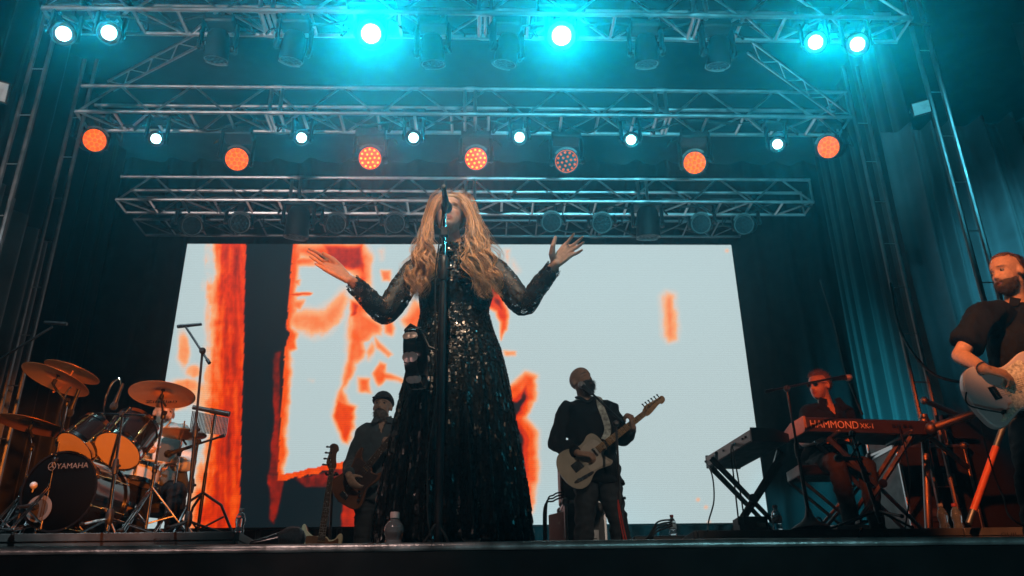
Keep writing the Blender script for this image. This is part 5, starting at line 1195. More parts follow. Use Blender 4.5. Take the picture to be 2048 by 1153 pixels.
def cym_stand(label, c, nrm, r, foot, tripod=.30, second=None, pole2=None, group='cymbals of the drum kit', script=None, legs=True, rot=.4):
    c, foot = Vector(c), Vector(foot); nrm = Vector(nrm).normalized(); r_ = thing('cymbal_stand', label, 'cymbal', foot, group)
    b = MB(); cymbal(b, c, nrm, r); cy_ = b.build('cymbal', BRONZE, r_, ang=60)
    if second: b = MB(); cymbal(b, Vector(second[0]), second[1], second[2]); b.tube([Vector(second[0]), Vector(second[0])+Vector(second[1])*-.12, c+Vector((0, 0, -.1))], .006, 8); b.build('cymbal', BRONZE, r_, ang=60)
    elb = Vector((foot.x, foot.y, c.z-.16)) if not pole2 else Vector(pole2)
    b = MB(); b.tube([c-nrm*.05, c+nrm*.05], .005, 8); b.tube([c-nrm*.045, c-nrm*.012], [.014, .014], 12); b.tube([c+nrm*.02, c+nrm*.035], [.014, .012], 12); b.tube([c+nrm*.05, c+nrm*.05+nrm.orthogonal()*.0], .01, 6); b.tube([c-nrm*.045, c-nrm*.05+Vector((.045, -.02, -.05))], .008, 8, rnd_=True); b.build('felt_and_nut', RUB, r_)
    b = MB(); b.tube([elb, c-nrm*.05], .007, 10); b.tube([Vector((foot.x, foot.y, lerp(RZ, elb.z, .55))), elb], .0095, 12); b.tube([foot+Vector((0, 0, .06)), Vector((foot.x, foot.y, lerp(RZ, elb.z, .55)))], .0125, 12); b.build('pole', CHROME, r_)
    b = MB()
    for q in (elb, Vector((foot.x, foot.y, lerp(RZ, elb.z, .55)))): b.lathe([(.013, -.03), (.018, -.02), (.018, .02), (.013, .03)], q, (0, 0, 1), 12); b.tube([q+Vector((0, -.01, 0)), q+Vector((.03, -.03, 0)), q+Vector((.03, -.03, .015))], .006, 8, rnd_=True)
    b.build('clamp', BLKM, r_)
    if legs:
        for k in range(3):
            a = k*2.094+rot; e = foot+Vector((tripod*math.cos(a), tripod*math.sin(a), .012)); hub = foot+Vector((0, 0, .34)); b = MB()
            for o in (-.008, .008): b.tube([hub+Vector((-o*math.sin(a), o*math.cos(a), 0)), e+Vector((-o*math.sin(a), o*math.cos(a), 0))], .0055, 6)
            b.tube([foot+Vector((0, 0, .10)), hub.lerp(e, .55)], .006, 6); lg = b.build('leg', CHROME, r_); b = MB(); b.ball(e, (.022, .022, .016), 0, 10, 6); b.build('rubber_foot', RUB, lg)
    if script:
        txt, sz, off = script; M = frame(c, nrm.cross(Vector((0, -1, 0))), -nrm)
        text_mesh('lettering', txt, sz, RUB, cy_, M @ Matrix.Translation(off), .0005, .35, 'LEFT', 1.25)
    return r_
cY = 5.75
c1 = at(113, 757, cY); cym_stand('tilted crash cymbal at upper left with a smaller one behind it', c1, (.26, .17, 1), .235, (at(92, 1000, cY).x-.02, cY+.05, RZ), second=(at(146, 742, cY+.30), Vector((.24, .10, 1)).normalized(), .20))
c2 = at(325, 787, 5.85); cym_stand('big crash cymbal with script lettering in front of the drummer', c2, (-.02, .15, 1), .225, (at(300, 1000, 5.85).x+.0, 5.85, RZ), script=('Zildjian', .062, (-.16, -.125, .0135)))
c3 = at(64, 848, 6.05); cym_stand('low dark ride cymbal at the far left of the kit', c3, (.14, .06, 1), .25, (at(40, 1000, 6.1).x, 6.1, RZ))
c4 = at(366, 865, 6.55); cym_stand('hi-hat cymbals at the right hand side of the drummer', c4, (.03, .02, 1), .18, (c4.x-.005, 6.55, RZ), second=(c4+Vector((0, 0, -.03)), Vector((0, 0, -1)), .18))
# drum microphones on clips
for px, py, Y, lab in ((140, 825, 5.85, 'small goose neck microphone clipped to the smaller rack tom'), (228, 812, 5.85, 'small goose neck microphone clipped to the larger rack tom')):
    p = at(px, py, Y); r_ = mic(p, (-.3, .2, -1), lab, 'clip microphones on the toms', kind='vocal', name='clip_microphone')
    b = MB(); b.tube(curve_pts([p+Vector((.03, 0, .14)), p+Vector((.0, 0, .20)), p+Vector((-.05, .0, .15)), p+Vector((-.07, .0, .0)), p+Vector((-.05, 0, -.09))], 6), .007, 8); b.build('goose_neck', CHROME, r_)
# mic boom low at the toms
boom_stand('chrome tripod boom stand reaching over the larger rack tom', (at(225, 1000, 5.62).x, 5.62, RZ), at(245, 829, 5.62), at(196, 828, 5.62), at(290, 831, 5.60), 'boom stands around the drum kit', 'tripod', CHROME, .34)
fo = at(385, 1000, 5.75); boom_stand('tall black boom stand with an overhead microphone right of the drums', (fo.x-.01, 5.75, RZ), at(405, 702, 5.75), at(419, 727, 5.73), at(372, 655, 5.8), 'boom stands around the drum kit', 'tripod')
p = at(361, 653, 5.8); mic(p, (-1, -.1, -.15), 'overhead microphone hanging at the tip of the tall black boom stand', kind='pencil')
fo = at(-30, 1000, 5.9); boom_stand('boom stand reaching in from the left picture edge', (fo.x, 5.9, RZ), at(-40, 745, 5.9), at(-75, 765, 5.9), at(105, 654, 5.85), 'boom stands around the drum kit', 'tripod')
p = at(128, 648, 5.85); mic(p, (1, -.05, -.10), 'silver overhead microphone over the left crash cymbals', kind='pencil', s=1.3)
fo = at(377, 1000, 6.0); boom_stand('short black boom stand with its arm slanting over the hi-hat', (fo.x, 6.0, RZ), at(396, 884, 6.0), at(450, 871, 6.0), at(345, 905, 6.05), 'boom stands around the drum kit', 'round')
p = at(338, 908, 6.05); mic(p, (-1, .1, -.3), 'black microphone aimed at the snare from the short boom stand')
# bar chimes
ch = thing('bar_chimes', 'bar chimes with many thin metal rods on a tripod stand', 'chimes', (at(412, 1000, 6.15).x, 6.15, RZ)); chY = 6.15
ca_, cb_ = at(386, 815, chY), at(459, 829, chY)
b = MB(); b.tube([ca_, cb_], .017, 10); b.tube([ca_.lerp(cb_, .48), ca_.lerp(cb_, 1.0)], .021, 10); b.build('bar', BLK, ch)
b = MB()
for k in range(26):
    p = ca_.lerp(cb_, (k+.5)/26)+Vector((0, -.008, -.03)); b.tube([p, p+Vector((0, 0, -(.16-.0012*k)))], .0042, 6)
b.build('chime_rods', CHROME, ch)
ft = Vector((at(404, 1000, chY).x, chY, RZ)); tpc = ca_.lerp(cb_, .62)
b = MB(); b.tube([ft+Vector((0, 0, .05)), Vector((ft.x, chY, RZ+.5))], .0125, 10); b.tube([Vector((ft.x, chY, RZ+.5)), Vector((tpc.x, chY, tpc.z-.03)), tpc], .0095, 10); b.build('pole', BLKM, ch)
for k in range(3):
    a = k*2.094+.2; e = ft+Vector((.27*math.cos(a), .27*math.sin(a), .012)); b = MB(); b.tube([ft+Vector((0, 0, .36)), ft.lerp(e, .5)+Vector((0, 0, .27)), e], .010, 8, rnd_=True); b.tube([ft+Vector((0, 0, .1)), ft.lerp(e, .6)+Vector((0, 0, .19))], .007, 6); b.build('leg', BLKM, ch)
# pedals and small hardware on the riser
pd = thing('drum_pedal', 'shiny double pedal hardware beside the bass drum at the left', 'pedal', (at(30, 1040, 5.7).x, 5.7, RZ))
p0 = at(30, 1040, 5.7); b = MB(); b.box((p0.x, 5.75, RZ+.01), (.12, .30, .016)); b.box((p0.x, 5.72, RZ+.06), (.09, .26, .014), Matrix.Rotation(.25, 3, 'X')); b.build('footboard', CHROME, pd, bev=.004)
for k in (-1, 1): b = MB(); b.tube([(p0.x+k*.07, 5.86, RZ+.01), (p0.x+k*.06, 5.86, RZ+.2)], .012, 8); b.build('post', CHROME, pd)
b = MB(); b.tube([(p0.x-.09, 5.86, RZ+.19), (p0.x+.22, 5.86, RZ+.17)], .010, 8); b.build('axle', CHROME, pd)
b = MB(); b.tube([(p0.x, 5.86, RZ+.19), (p0.x+.02, 5.80, RZ+.34)], .006, 8); b.ball((p0.x+.02, 5.80, RZ+.35), .025, 0, 10, 8); b.build('beater', GREYP, pd)
# ---- drummer
DY = 7.0
J = Jof(DY, dict(pelvis=(326, 980), waist=(326, 938), chest=(325, 892), neck=(326, 855, DY+.02), shR=(292, 868), shL=(360, 868), elR=(278, 918, DY-.05), elL=(376, 928, DY-.02), wrR=(288, 902, DY-.32), wrL=(346, 929, DY-.28), hiR=(306, 985), hiL=(344, 985), knR=(282, 985, DY-.45), knL=(354, 985, DY-.45)))
for sd in 'RL': J['an'+sd] = Vector((J['kn'+sd].x, DY-.42, RZ+.09))
HMd = head_frame(at(329, 826, DY-.03), (.52, -.85, -.05)); HSd = 1.02
person = thing('person', 'bald drummer in a white shirt and dark waistcoat behind the cymbals', 'person', (J['pelvis'].x, DY, RZ))
def handsD(mb):
    hand(mb, J['wrR'], (.55, -.5, .25), (.2, .2, -.9), (.3, -.3, .9), curl=(65, 70, 40), spread=.01)
    hand(mb, J['wrL'], (-.55, -.5, -.05), (-.1, .2, -.9), (-.3, -.3, .9), curl=(65, 70, 40), spread=.01)
body(J, person, HMd, HSd, [handsD], lambda me: skin_tint(me, (HMd, HSd), (.58, .38, .28), stub=(.35, .27, .22), brow=(.16, .12, .10)))
eyes(HMd, HSd, person, (.1, -.1))
shirt(J, person, WHITES, .018, seed=11, fold=.012)
mb = MB(); mb.loft(torso_rings(J, .040)[:-1]); me = remesh(mb, .012, 4, .5, 'waistcoat')
a = getco(me); q = a-np.array(J['chest']); fr = q[:, 1] < .02; w_ = .012+np.clip(q[:, 2]+.10, 0, 1)*.24; ins = (np.abs(q[:, 0]) < w_)*fr*(q[:, 2] > -.16)+ (q[:, 2] > .17); a[:, 1] += np.where(ins*fr, .09, 0); a[:, 2] -= np.where(q[:, 2] > .17, .05, 0); setco(me, a)
link('waistcoat', me, VEST, person, True, 0, None, 0)
trousers(J, person, CLB, .013, seed=12)
for sd in 'RL': shoe(J, sd, person, (0, -1, 0))
b = MB(); N0 = J['neck']
for k in (-1, 1): b.prism([(0, 0), (.06, .02), (.075, -.05), (.02, -.06)], 0, .007, frame(N0+Vector((k*.012, -.10, .015)), (1, .1*k, .1*k), (0, -1, .4)) @ Matrix.Diagonal((k, 1, 1, 1)))
b.build('collar', WHITES, person, bev=.002)
for sd, dv, lab in (('R', (.55, -.35, .55), 'wooden drumstick raised in the drummer\'s right hand'), ('L', (-.7, -.45, .05), 'wooden drumstick held low over the snare')):
    p = J['wr'+sd]+Vector((.05 if sd == 'R' else -.05, -.06, 0)); d = Vector(dv).normalized()
    b = MB(); b.tube([p-d*.10, p+d*.2, p+d*.28, p+d*.295], [.0075, .0070, .0045, .006], 10, rnd_=True); tag(b.build('drumstick', pbr('stick_wood_'+('a' if sd == 'R' else 'b'), (.5, .32, .16), .5)), lab, 'drumstick')
thr = thing('drum_throne', 'round black drum stool under the drummer', 'stool', (J['pelvis'].x, DY+.03, RZ)); b = MB(); sz_ = J['pelvis'].z-.12
b.lathe([(.001, sz_-.08), (.15, sz_-.08), (.17, sz_-.05), (.165, sz_-.015), (.12, sz_), (.001, sz_)], (J['pelvis'].x, DY+.03, 0), (0, 0, 1), 24); b.build('seat', BLK, thr)
b = MB(); b.tube([(J['pelvis'].x, DY+.03, RZ+.1), (J['pelvis'].x, DY+.03, sz_-.08)], .016, 10); b.build('pole', CHROME, thr)
for k in range(3): a = k*2.094+.3; b = MB(); b.tube([(J['pelvis'].x, DY+.03, RZ+.25), (J['pelvis'].x+.25*math.cos(a), DY+.03+.25*math.sin(a), RZ+.012)], .010, 8, rnd_=True); b.build('leg', CHROME, thr)
# ------------------------------------------------------------------ keyboards
def keyboard_case(r_, M, L, D, H, mat_, endmat, keys=True, slope=.5):
    """local: x along the length, y depth (0 = rear panel, D = player's edge), z height"""
    b = MB(); prof = [(0, 0), (D, 0), (D, H*.45), (D*.62, H*.55), (D*.58, H*.95), (.02, H), (0, H*.9)]
    rings = [[M @ Vector((x, y_, z)) for y_, z in prof] for x in (0.02, L-.02)]; b.loft(rings); b.build('case', mat_, r_, bev=.004)
    for x0, x1 in ((0, .02), (L-.02, L)):
        b = MB(); pe = [(-.004, -.004), (D+.006, -.004), (D+.006, H*.62), (D*.6, H*1.02), (-.004, H*1.04)]; b.loft([[M @ Vector((x, y_, z)) for y_, z in pe] for x in (x0, x1)]); b.build('end_cheek', endmat, r_, bev=.004)
    if keys:
        b = MB(); n = int((L-.06)/.0235)
        for i in range(n): b.box(M @ Vector((.03+(i+.5)*.0235, D*.81, H*.58)), (.0222, D*.34, .018), M.to_3x3())
        b.build('white_keys', PGW, r_)
        b = MB()
        for i in range(n):
            if i % 7 in (0, 1, 3, 4, 5): b.box(M @ Vector((.03+(i+1)*.0235, D*.74, H*.58+.014)), (.012, D*.2, .016), M.to_3x3())
        b.build('black_keys', BLK, r_)
KZ = 1.155
# left stage piano: its rear panel faces the left front, long axis running back to the left
nA = atz(1502, 857, KZ+.10); nB = atz(1411, 914, KZ+.10); nC = atz(1579, 860, KZ+.10)
ux = (nB-nA); LP = min(1.25, ux.length); ux.normalize(); uy = Vector((-ux.y, ux.x, 0)); uy = uy if uy.dot(nC-nA) > 0 else -uy; DP = .30
MP = Matrix(((ux.x, uy.x, 0, nA.x), (ux.y, uy.y, 0, nA.y), (0, 0, 1, KZ), (0, 0, 0, 1)))
pn = thing('keyboard', 'dark stage piano on a black X stand, cables in its rear panel', 'keyboard', (nA.x, nA.y, KZ), 'keyboards on the right riser')
keyboard_case(pn, MP, LP, DP, .105, KEYB, KEYB)
b = MB(); b.loft([[MP @ Vector((x, y_, z)) for y_, z in ((-.002, .01), (-.005, .01), (-.005, .092), (-.002, .092))] for x in (.025, LP-.025)]); b.build('rear_panel', GREYP, pn)
b = MB()
for x in (.10, .16, .32, .36, .55, .75, .80, .95): b.box(MP @ Vector((x, -.010, .055)), (.018, .012, .016), MP.to_3x3())
b.build('sockets', BLK, pn)
def x_stand(label, M, L, D, z0, z1, mat_, group='keyboard X stands', xs=(.3, .7), rr=.017):
    """X frames in the local depth/height plane at two positions along the length"""
    r_ = thing('keyboard_stand', label, 'keyboard stand', M @ Vector((L/2, D/2, z0)), group); 
    for fx in xs:
        x = L*fx
        for a_, c_, o in ((-.10, D+.10, -.022), (D+.10, -.10, .022)):
            b = MB(); b.tube([M @ Vector((x+o, a_, z0+.015)), M @ Vector((x+o, c_, z1-.03))], (rr*.75, rr*1.25), 4, up=M.to_3x3() @ Vector((1, 0, 0))); b.build('leg', mat_, r_)
            b = MB(); b.ball(M @ Vector((x+o, a_, z0+.018)), .020, 0, 8, 6); b.build('rubber_foot', RUB, r_)
    for y_ in (-.06, D+.06):
        b = MB(); b.tube([M @ Vector((L*xs[0]-.1, y_, z1-.016)), M @ Vector((L*xs[1]+.1, y_, z1-.016))], .015, 8, rnd_=True); b.build('support_bar', mat_, r_)
    b = MB(); zc = (z0+z1)/2; b.tube([M @ Vector((L*xs[0]-.05, D/2, zc)), M @ Vector((L*xs[1]+.05, D/2, zc))], .011, 8); b.lathe([(.03, 0), (.034, .01), (.03, .022)], M @ Vector((L*xs[0]-.07, D/2+.0, zc)), M.to_3x3() @ Vector((1, 0, 0)), 14); b.build('pivot', BLK, r_)
    return r_
# X frames face the camera: use a local frame turned so that the X opens across the picture
MX = Matrix(((0, 1, 0, 0), (1, 0, 0, 0), (0, 0, 1, 0), (0, 0, 0, 1)))
pl, pr = atz(1440, 932, KZ), atz(1548, 905, KZ); cx_ = (pl.x+pr.x)/2; yy0 = min(pl.y, pr.y)
MXp = Matrix(((.25, .97, 0, cx_-.27), (.97, -.25, 0, yy0-.06), (0, 0, 1, 0), (0, 0, 0, 1)))
x_stand('black double X stand carrying the stage piano', MXp, .75, .36, RZ, KZ, BLKM, xs=(.12, .62), rr=.020)
# organ: rear panel with the big letters toward the audience
OZ = 1.20
oA = atz(1606, 837, OZ+.10); oB = atz(1870, 845, OZ+.10); ux = (oB-oA); ux.z = 0; LO = ux.length; ux.normalize(); uy = Vector((-ux.y, ux.x, 0)); OL = max(1.02, LO); DO = .36
MO = Matrix(((ux.x, uy.x, 0, oA.x), (ux.y, uy.y, 0, oA.y), (0, 0, 1, OZ), (0, 0, 0, 1)))
og = thing('organ', 'portable organ with red lit letters across its back on an X stand', 'keyboard', (oA.x, oA.y, OZ), 'keyboards on the right riser')
keyboard_case(og, MO, OL, DO, .115, pbr('organ_case', (.05, .042, .042), .4, 0, .15, 10), pbr('organ_wood_end', (.42, .33, .30), .5, 0, .3, 12))
LET = pbr('organ_letters', (.9, .75, .65), .4)
MT = MO @ Matrix.Translation((.045, -.004, .030)) @ Matrix.Rotation(math.pi/2, 4, 'X')
text_mesh('lettering', 'HAMMOND', .082, LET, og, MT, .001, 0, 'LEFT', .93)
text_mesh('lettering', 'XK-1', .056, LET, og, MO @ Matrix.Translation((.462, -.004, .034)) @ Matrix.Rotation(math.pi/2, 4, 'X'), .001, 0, 'LEFT', .95)
b = MB()
for x in (.74, .78, .83, .88): b.box(MO @ Vector((x, -.008, .06)), (.022, .014, .02), MO.to_3x3())
b.build('sockets', BLK, og)
MXo = Matrix(((0, 1, 0, MO.translation.x+.30), (1, 0, 0, MO.translation.y+.02), (0, 0, 1, 0), (0, 0, 0, 1)))
x_stand('silver edged X stand carrying the organ', MXo, .34, .44, RZ, OZ, STEEL, xs=(.1, .75), rr=.018)
# mic on a short boom at the organ and the tall boom stand left of it
fo = at(1618, 1030, 5.75); boom_stand('tall boom stand in front of the keyboard player, boom crossing his face', (fo.x, 5.75, RZ), at(1574, 778, 5.75), at(1530, 784, 5.72), at(1690, 752, 5.95), base='round')
p = at(1696, 756, 5.97); mic(p, (1, .3, .2), 'microphone with a pale grille at the tip of the keyboard player\'s boom', grille=MATS['silver_grille'])
fo = at(1790, 1040, 5.6); boom_stand('short boom stand in front of the organ with a red lit cable', (fo.x-.1, 5.6, RZ), at(1705, 868, 5.6), at(1720, 885, 5.6), at(1700, 918, 5.62), base='tripod')
p = at(1678, 917, 5.6); mic(p, (-1, -.05, .04), 'black microphone lying level below the organ', kind='vocal')
b = MB(); b.tube(curve_pts([at(1695, 868, 5.58), at(1702, 885, 5.58), at(1710, 905, 5.58), at(1722, 935, 5.6), at(1750, 1000, 5.58)], 8), .006, 6); tag(b.build('stand_cable', RUB), 'cable wound down the short boom stand at the organ', 'cable')
# bench
bY = 6.75; b1, b2 = at(1588, 948, bY), at(1722, 950, bY); zb = b1.z
bn = thing('keyboard_bench', 'black padded bench with a pale end panel under the keyboard player', 'bench', ((b1.x+b2.x)/2, bY, RZ))
b = MB(); b.box(((b1.x+b2.x)/2, bY, zb), (b2.x-b1.x, .30, .085)); b.build('seat', BLK, bn, bev=.02)
b = MB(); b.box((b1.x-.004, bY, zb), (.012, .29, .080)); b.build('end_panel', GREYP, bn, bev=.004)
for o in (-.1, .1):
    for s_ in (-1, 1):
        m_ = (b1.x+b2.x)/2; b = MB(); b.tube([(m_+s_*.28, bY+o, zb-.05), (m_-s_*.26, bY+o+.02*s_, RZ+.015)], .014, 8, rnd_=True); b.build('leg', STEEL, bn)
# ---- keyboard player
KY = 6.85
J = Jof(KY, dict(pelvis=(1648, 925), waist=(1650, 892), chest=(1652, 850), neck=(1654, 815, KY+.02), shR=(1618, 830), shL=(1690, 830), elR=(1608, 884, KY-.04), elL=(1704, 882, KY-.02), wrR=(1640, 880, KY-.36), wrL=(1690, 874, KY-.36), hiR=(1632, 932), hiL=(1672, 932), knR=(1672, 925, KY-.40), knL=(1732, 932, KY-.38)))
J['anR'] = Vector((at(1703, 1030, KY-.45).x, KY-.45, RZ+.09)); J['anL'] = Vector((at(1752, 1040, KY-.40).x, KY-.40, RZ+.09))
HMk = head_frame(at(1638, 772, KY-.03), (-.84, -.54, -.05), (.05, 0, 1)); HSk = 1.02
person = thing('person', 'keyboard player in glasses and an open dark shirt behind the organ', 'person', (J['pelvis'].x, KY, RZ))
def handsK(mb):
    hand(mb, J['wrR'], (.3, -1, -.1), (0, 0, -1), (1, 0, 0), curl=(20, 30, 20))
    hand(mb, J['wrL'], (-.2, -1, -.1), (0, 0, -1), (-1, 0, 0), curl=(20, 30, 20))
body(J, person, HMk, HSk, [handsK], lambda me: skin_tint(me, (HMk, HSk), (.58, .38, .29), stub=(.30, .18, .13)))
eyes(HMk, HSk, person)
shirt(J, person, CLB, .018, sleeve=.9, seed=21, fold=.013, untuck=.06, vneck=(tuple(J['neck']+Vector((0, -.085, .03))), (0, -1, 0), .055, .19))
trousers(J, person, JEAN, .013, seed=22)
for sd in 'RL': shoe(J, sd, person, (.3, -1, 0))
head_shell(HMk, lambda p, d: max(sm(.060, .080, p[2]-max(0, p[1])*.05), sm(.0, .025, -p[1]-.0+.3*p[2])*sm(-.05, -.03, p[2])), .014, .012, HSk, 7, scale=60).build('hair', HAIRR, person, ang=0)
fuzz(HMk, lambda p, d: max(sm(.058, .078, p[2]), sm(.0, .025, -p[1]-.0+.3*p[2])*sm(-.05, -.03, p[2])), HSk, 1200, .020, 8, person, HAIRR, .012, down=-.1, out=.45, r=.001, wild=.22)
b = MB(); H3 = HMk
for k in (-1, 1):
    b.lathe([(.020, -.001), (.0225, 0), (.020, .001), (.0185, 0), (.020, -.001)], H3 @ Vector((k*.032, .094, .001)), H3.to_3x3() @ Vector((k*.12, 1, 0)), 18, cap=False); b.tube([H3 @ Vector((k*.054, .088, .006)), H3 @ Vector((k*.082, .0, .004)), H3 @ Vector((k*.08, -.02, -.004))], .0022, 6)
b.tube([H3 @ Vector((-.011, .098, .004)), H3 @ Vector((.011, .098, .004))], .002, 6); b.build('glasses', BLK, person)
b = MB()
for k in (-1, 1): b.lathe([(.019, -.0006), (.019, .0006), (.001, .002)], H3 @ Vector((k*.032, .0925, .001)), H3.to_3x3() @ Vector((k*.12, 1, 0)), 18)
b.build('dark_glass_lenses', GLOSSB, person)
for k in (-1, 1):
    b = MB(); N0 = J['neck']; b.prism([(0, 0), (.06, .015), (.085, -.10), (.03, -.13)], 0, .006, frame(N0+Vector((k*.03, -.095, .04)), (1, .15*k, .15*k), (0, -1, .35)) @ Matrix.Diagonal((k, 1, 1, 1))); b.build('collar_flap', CLB, person, bev=.002)
b = MB(); b.lathe([(.031, -.012), (.034, 0), (.031, .012)], J['wrR'].lerp(J['elR'], .12), J['wrR']-J['elR'], 18, cap=False); b.build('watch', CHROME, person)

# ------------------------------------------------------------------ cases, amplifiers
def flight_case(label, c, sx, sy, sz, group=None, handles=True, rot=0, board=CASE, name='flight_case'):
    r_ = thing(name, label, 'flight case', c, group); M = Matrix.Translation(Vector(c)) @ Matrix.Rotation(rot, 4, 'Z')
    b = MB(); b.box(M @ Vector((0, 0, sz/2)), (sx-.012, sy-.012, sz-.012), M.to_3x3()); b.build('panel', board, r_)
    b = MB(); t = .026
    for X_ in (-1, 1):
        for Y_ in (-1, 1): b.box(M @ Vector((X_*(sx/2-t/2), Y_*(sy/2-t/2), sz/2)), (t, t, sz), M.to_3x3())
        for z in (t/2, sz-t/2): b.box(M @ Vector((X_*(sx/2-t/2), 0, z)), (t*.98, sy-2*t, t*.98), M.to_3x3()); b.box(M @ Vector((0, X_*(sy/2-t/2), z)), (sx-2*t, t*.98, t*.98), M.to_3x3())
    b.build('edge_profile', ALU, r_, bev=.004)
    for X_ in (-1, 1):
        for Y_ in (-1, 1):
            for z in (.0, sz): b = MB(); b.ball(M @ Vector((X_*(sx/2-.012), Y_*(sy/2-.012), z+(-.012 if z else .012))), .036, 0, 12, 8); b.build('corner_ball', STEEL, r_)
    if handles:
        for z in ((.34*sz, .66*sz) if sz > .5 else (.5*sz,)):
            for fx in (-.16, .16): b = MB(); b.box(M @ Vector((fx*sx, -sy/2-.003, z)), (.10, .008, .11), M.to_3x3()); b.box(M @ Vector((fx*sx, -sy/2-.010, z)), (.06, .012, .04), M.to_3x3()); b.build('butterfly_catch', STEEL, r_, bev=.004)
    return r_
fY = 7.35; q0, q1 = at(1128, 1000, fY), at(1211, 1000, fY); fz = at(1170, 1000, fY).z
cs = flight_case('tall flight case with silver edges standing behind the bald guitarist', ((q0.x+q1.x)/2, fY+.25, 0), q1.x-q0.x, .5, fz)
dl = thing('equipment_cover', 'pale reddish side cover leaning on the left of the silver edged flight case', 'case lid', (q0.x-.06, fY+.1, 0))
b = MB(); b.loft([[Vector((q0.x-.005, fY+.02, z0_)), Vector((q0.x-.12, fY+.20, z0_)), Vector((q0.x-.12, fY+.24, z0_)), Vector((q0.x-.005, fY+.06, z0_))] for z0_ in (0.0, fz*.90)]); b.build('panel', pbr('cover_board', (.5, .28, .22), .5, 0, .15, 6), dl, bev=.006)
ap = thing('guitar_amplifier', 'dark amplifier standing on the flight case behind the bald guitarist', 'amplifier', ((q0.x+q1.x)/2-.05, fY+.22, fz))
b = MB(); b.box(((q0.x+q1.x)/2-.03, fY+.25, fz+.20), (q1.x-q0.x-.03, .26, .40)); b.build('cabinet', KEYB, ap, bev=.02)
b = MB(); b.box(((q0.x+q1.x)/2-.03, fY+.118, fz+.17), (q1.x-q0.x-.09, .006, .30)); b.build('grille', GRILLE, ap)
b = MB(); b.box(((q0.x+q1.x)/2-.03, fY+.116, fz+.355), (q1.x-q0.x-.09, .008, .045)); b.build('control_panel', GREYP, ap)
for k in range(4): b = MB(); b.lathe([(.012, 0), (.010, .016), (.001, .017)], ((q0.x+q1.x)/2-.12+.06*k, fY+.11, fz+.355), (0, -1, 0), 10); b.build('knob', BLK, ap)
b = MB()
for k in range(3): b.tube(curve_pts([at(1128, 985+5*k, fY), at(1108, 990+6*k, fY-.05), at(1093-k*3, 1020+4*k, fY-.08), Vector((at(1090, 1050, fY).x, fY-.1, .01))], 8), .007, 6)
tag(b.build('cable_loop', RUB), 'bundle of black cables hanging left of the amplifier and flight case', 'cable')
rY = 7.4
rk = at(1840, 960, rY)
flight_case('big dark rack case with metal catches behind the organ stand', (rk.x, rY, RZ-.0), .62, .6, at(1840, 905, rY).z-RZ, 'rack cases at the right wing')
flight_case('small case stacked on the dark rack case at the right wing', (rk.x-.05, rY, at(1840, 905, rY).z), .5, .5, .19, 'rack cases at the right wing', True, .12)
yc = thing('yellow_crate', 'yellow topped crate among the dark gear behind the right guitarist', 'crate', at(1888, 960, 7.3)); pq = at(1888, 945, 7.3)
b = MB(); b.box((pq.x, 7.45, pq.z-.30), (.36, .4, .60)); b.build('box', KEYB, yc, bev=.01); b = MB(); b.box((pq.x, 7.44, pq.z+.02), (.37, .42, .05)); b.build('lid', GOLD, yc, bev=.008)
# ------------------------------------------------------------------ bottles
BOT = [(.001, 0), (.026, 0), (.031, .006), (.032, .03), (.0285, .045), (.0275, .055), (.030, .066), (.0335, .085), (.0335, .105), (.028, .128), (.018, .146), (.0125, .153), (.0125, .162)]
def bottle(label, p, s=1.0, capm=CAPM, lab=False, water=True, group='plastic water bottles', sz=1.0):
    r_ = thing('water_bottle', label, 'bottle', p, group); p = Vector(p)
    b = MB(); b.lathe([(r*s, z*s*sz) for r, z in BOT]+[(.0118*s, .162*s*sz), (.0118*s, .153*s*sz), (.0265*s, .128*s*sz), (.032*s, .105*s*sz), (.032*s, .085*s*sz), (.0262*s, .055*s*sz), (.030*s, .03*s*sz), (.029*s, .008*s), (.001, .004*s)], p, (0, 0, 1), 28, cap=False); b.build('bottle_shell', PETM, r_)
    b = MB(); b.lathe([(.001, .005*s), (.0285*s, .009*s), (.0295*s, .03*s*sz), (.0258*s, .055*s*sz), (.0313*s, .088*s*sz), (.030*s, .112*s*sz), (.001, .112*s*sz)], p, (0, 0, 1), 24, cap=False); b.build('water', WATER, r_)
    b = MB(); b.lathe([(.0155*s, .158*s*sz), (.016*s, .160*s*sz), (.016*s, .158*s*sz+.018*s), (.014*s, .158*s*sz+.020*s), (.001, .158*s*sz+.020*s)], p, (0, 0, 1), 20); b.build('cap', capm, r_)
    if lab: b = MB(); b.lathe([(.0345*s, .062*s*sz), (.0348*s, .064*s*sz), (.0348*s, .100*s*sz), (.0345*s, .102*s*sz)], p, (0, 0, 1), 24, cap=False); b.build('label', LABELM, r_)
    return r_
WATER = pbr('water', (.92, .97, 1), .03, 0, 0, 10, trans=1.0, ior=1.33)
P_ = at(787, 1094, 3.36); bottle('large pink capped water bottle at the stage edge before the gown', (P_.x, 3.36, 0), 1.15, sz=.66)
def onriser(px, Y): q = at(px, 1050, Y); return (q.x, Y, RZ)
bottle('clear bottle on the right corner of the left riser', onriser(480, 5.7), .95)
bottle('red capped bottle with a blue label under the stage piano', onriser(1555, RRY+.12), 1.02, CAPR, True)
bottle('pale capped bottle at the right riser, left of a pair', onriser(1889, RRY+.15), 1.05)
bottle('red capped ribbed bottle at the right riser, right of a pair', onriser(1917, RRY+.17), 1.07, CAPR)
q = at(1346, 1066, 6.9); bottle('small red capped bottle with a blue label left of the right riser', (q.x, 6.9, q.z-.03), .95, CAPR, True)
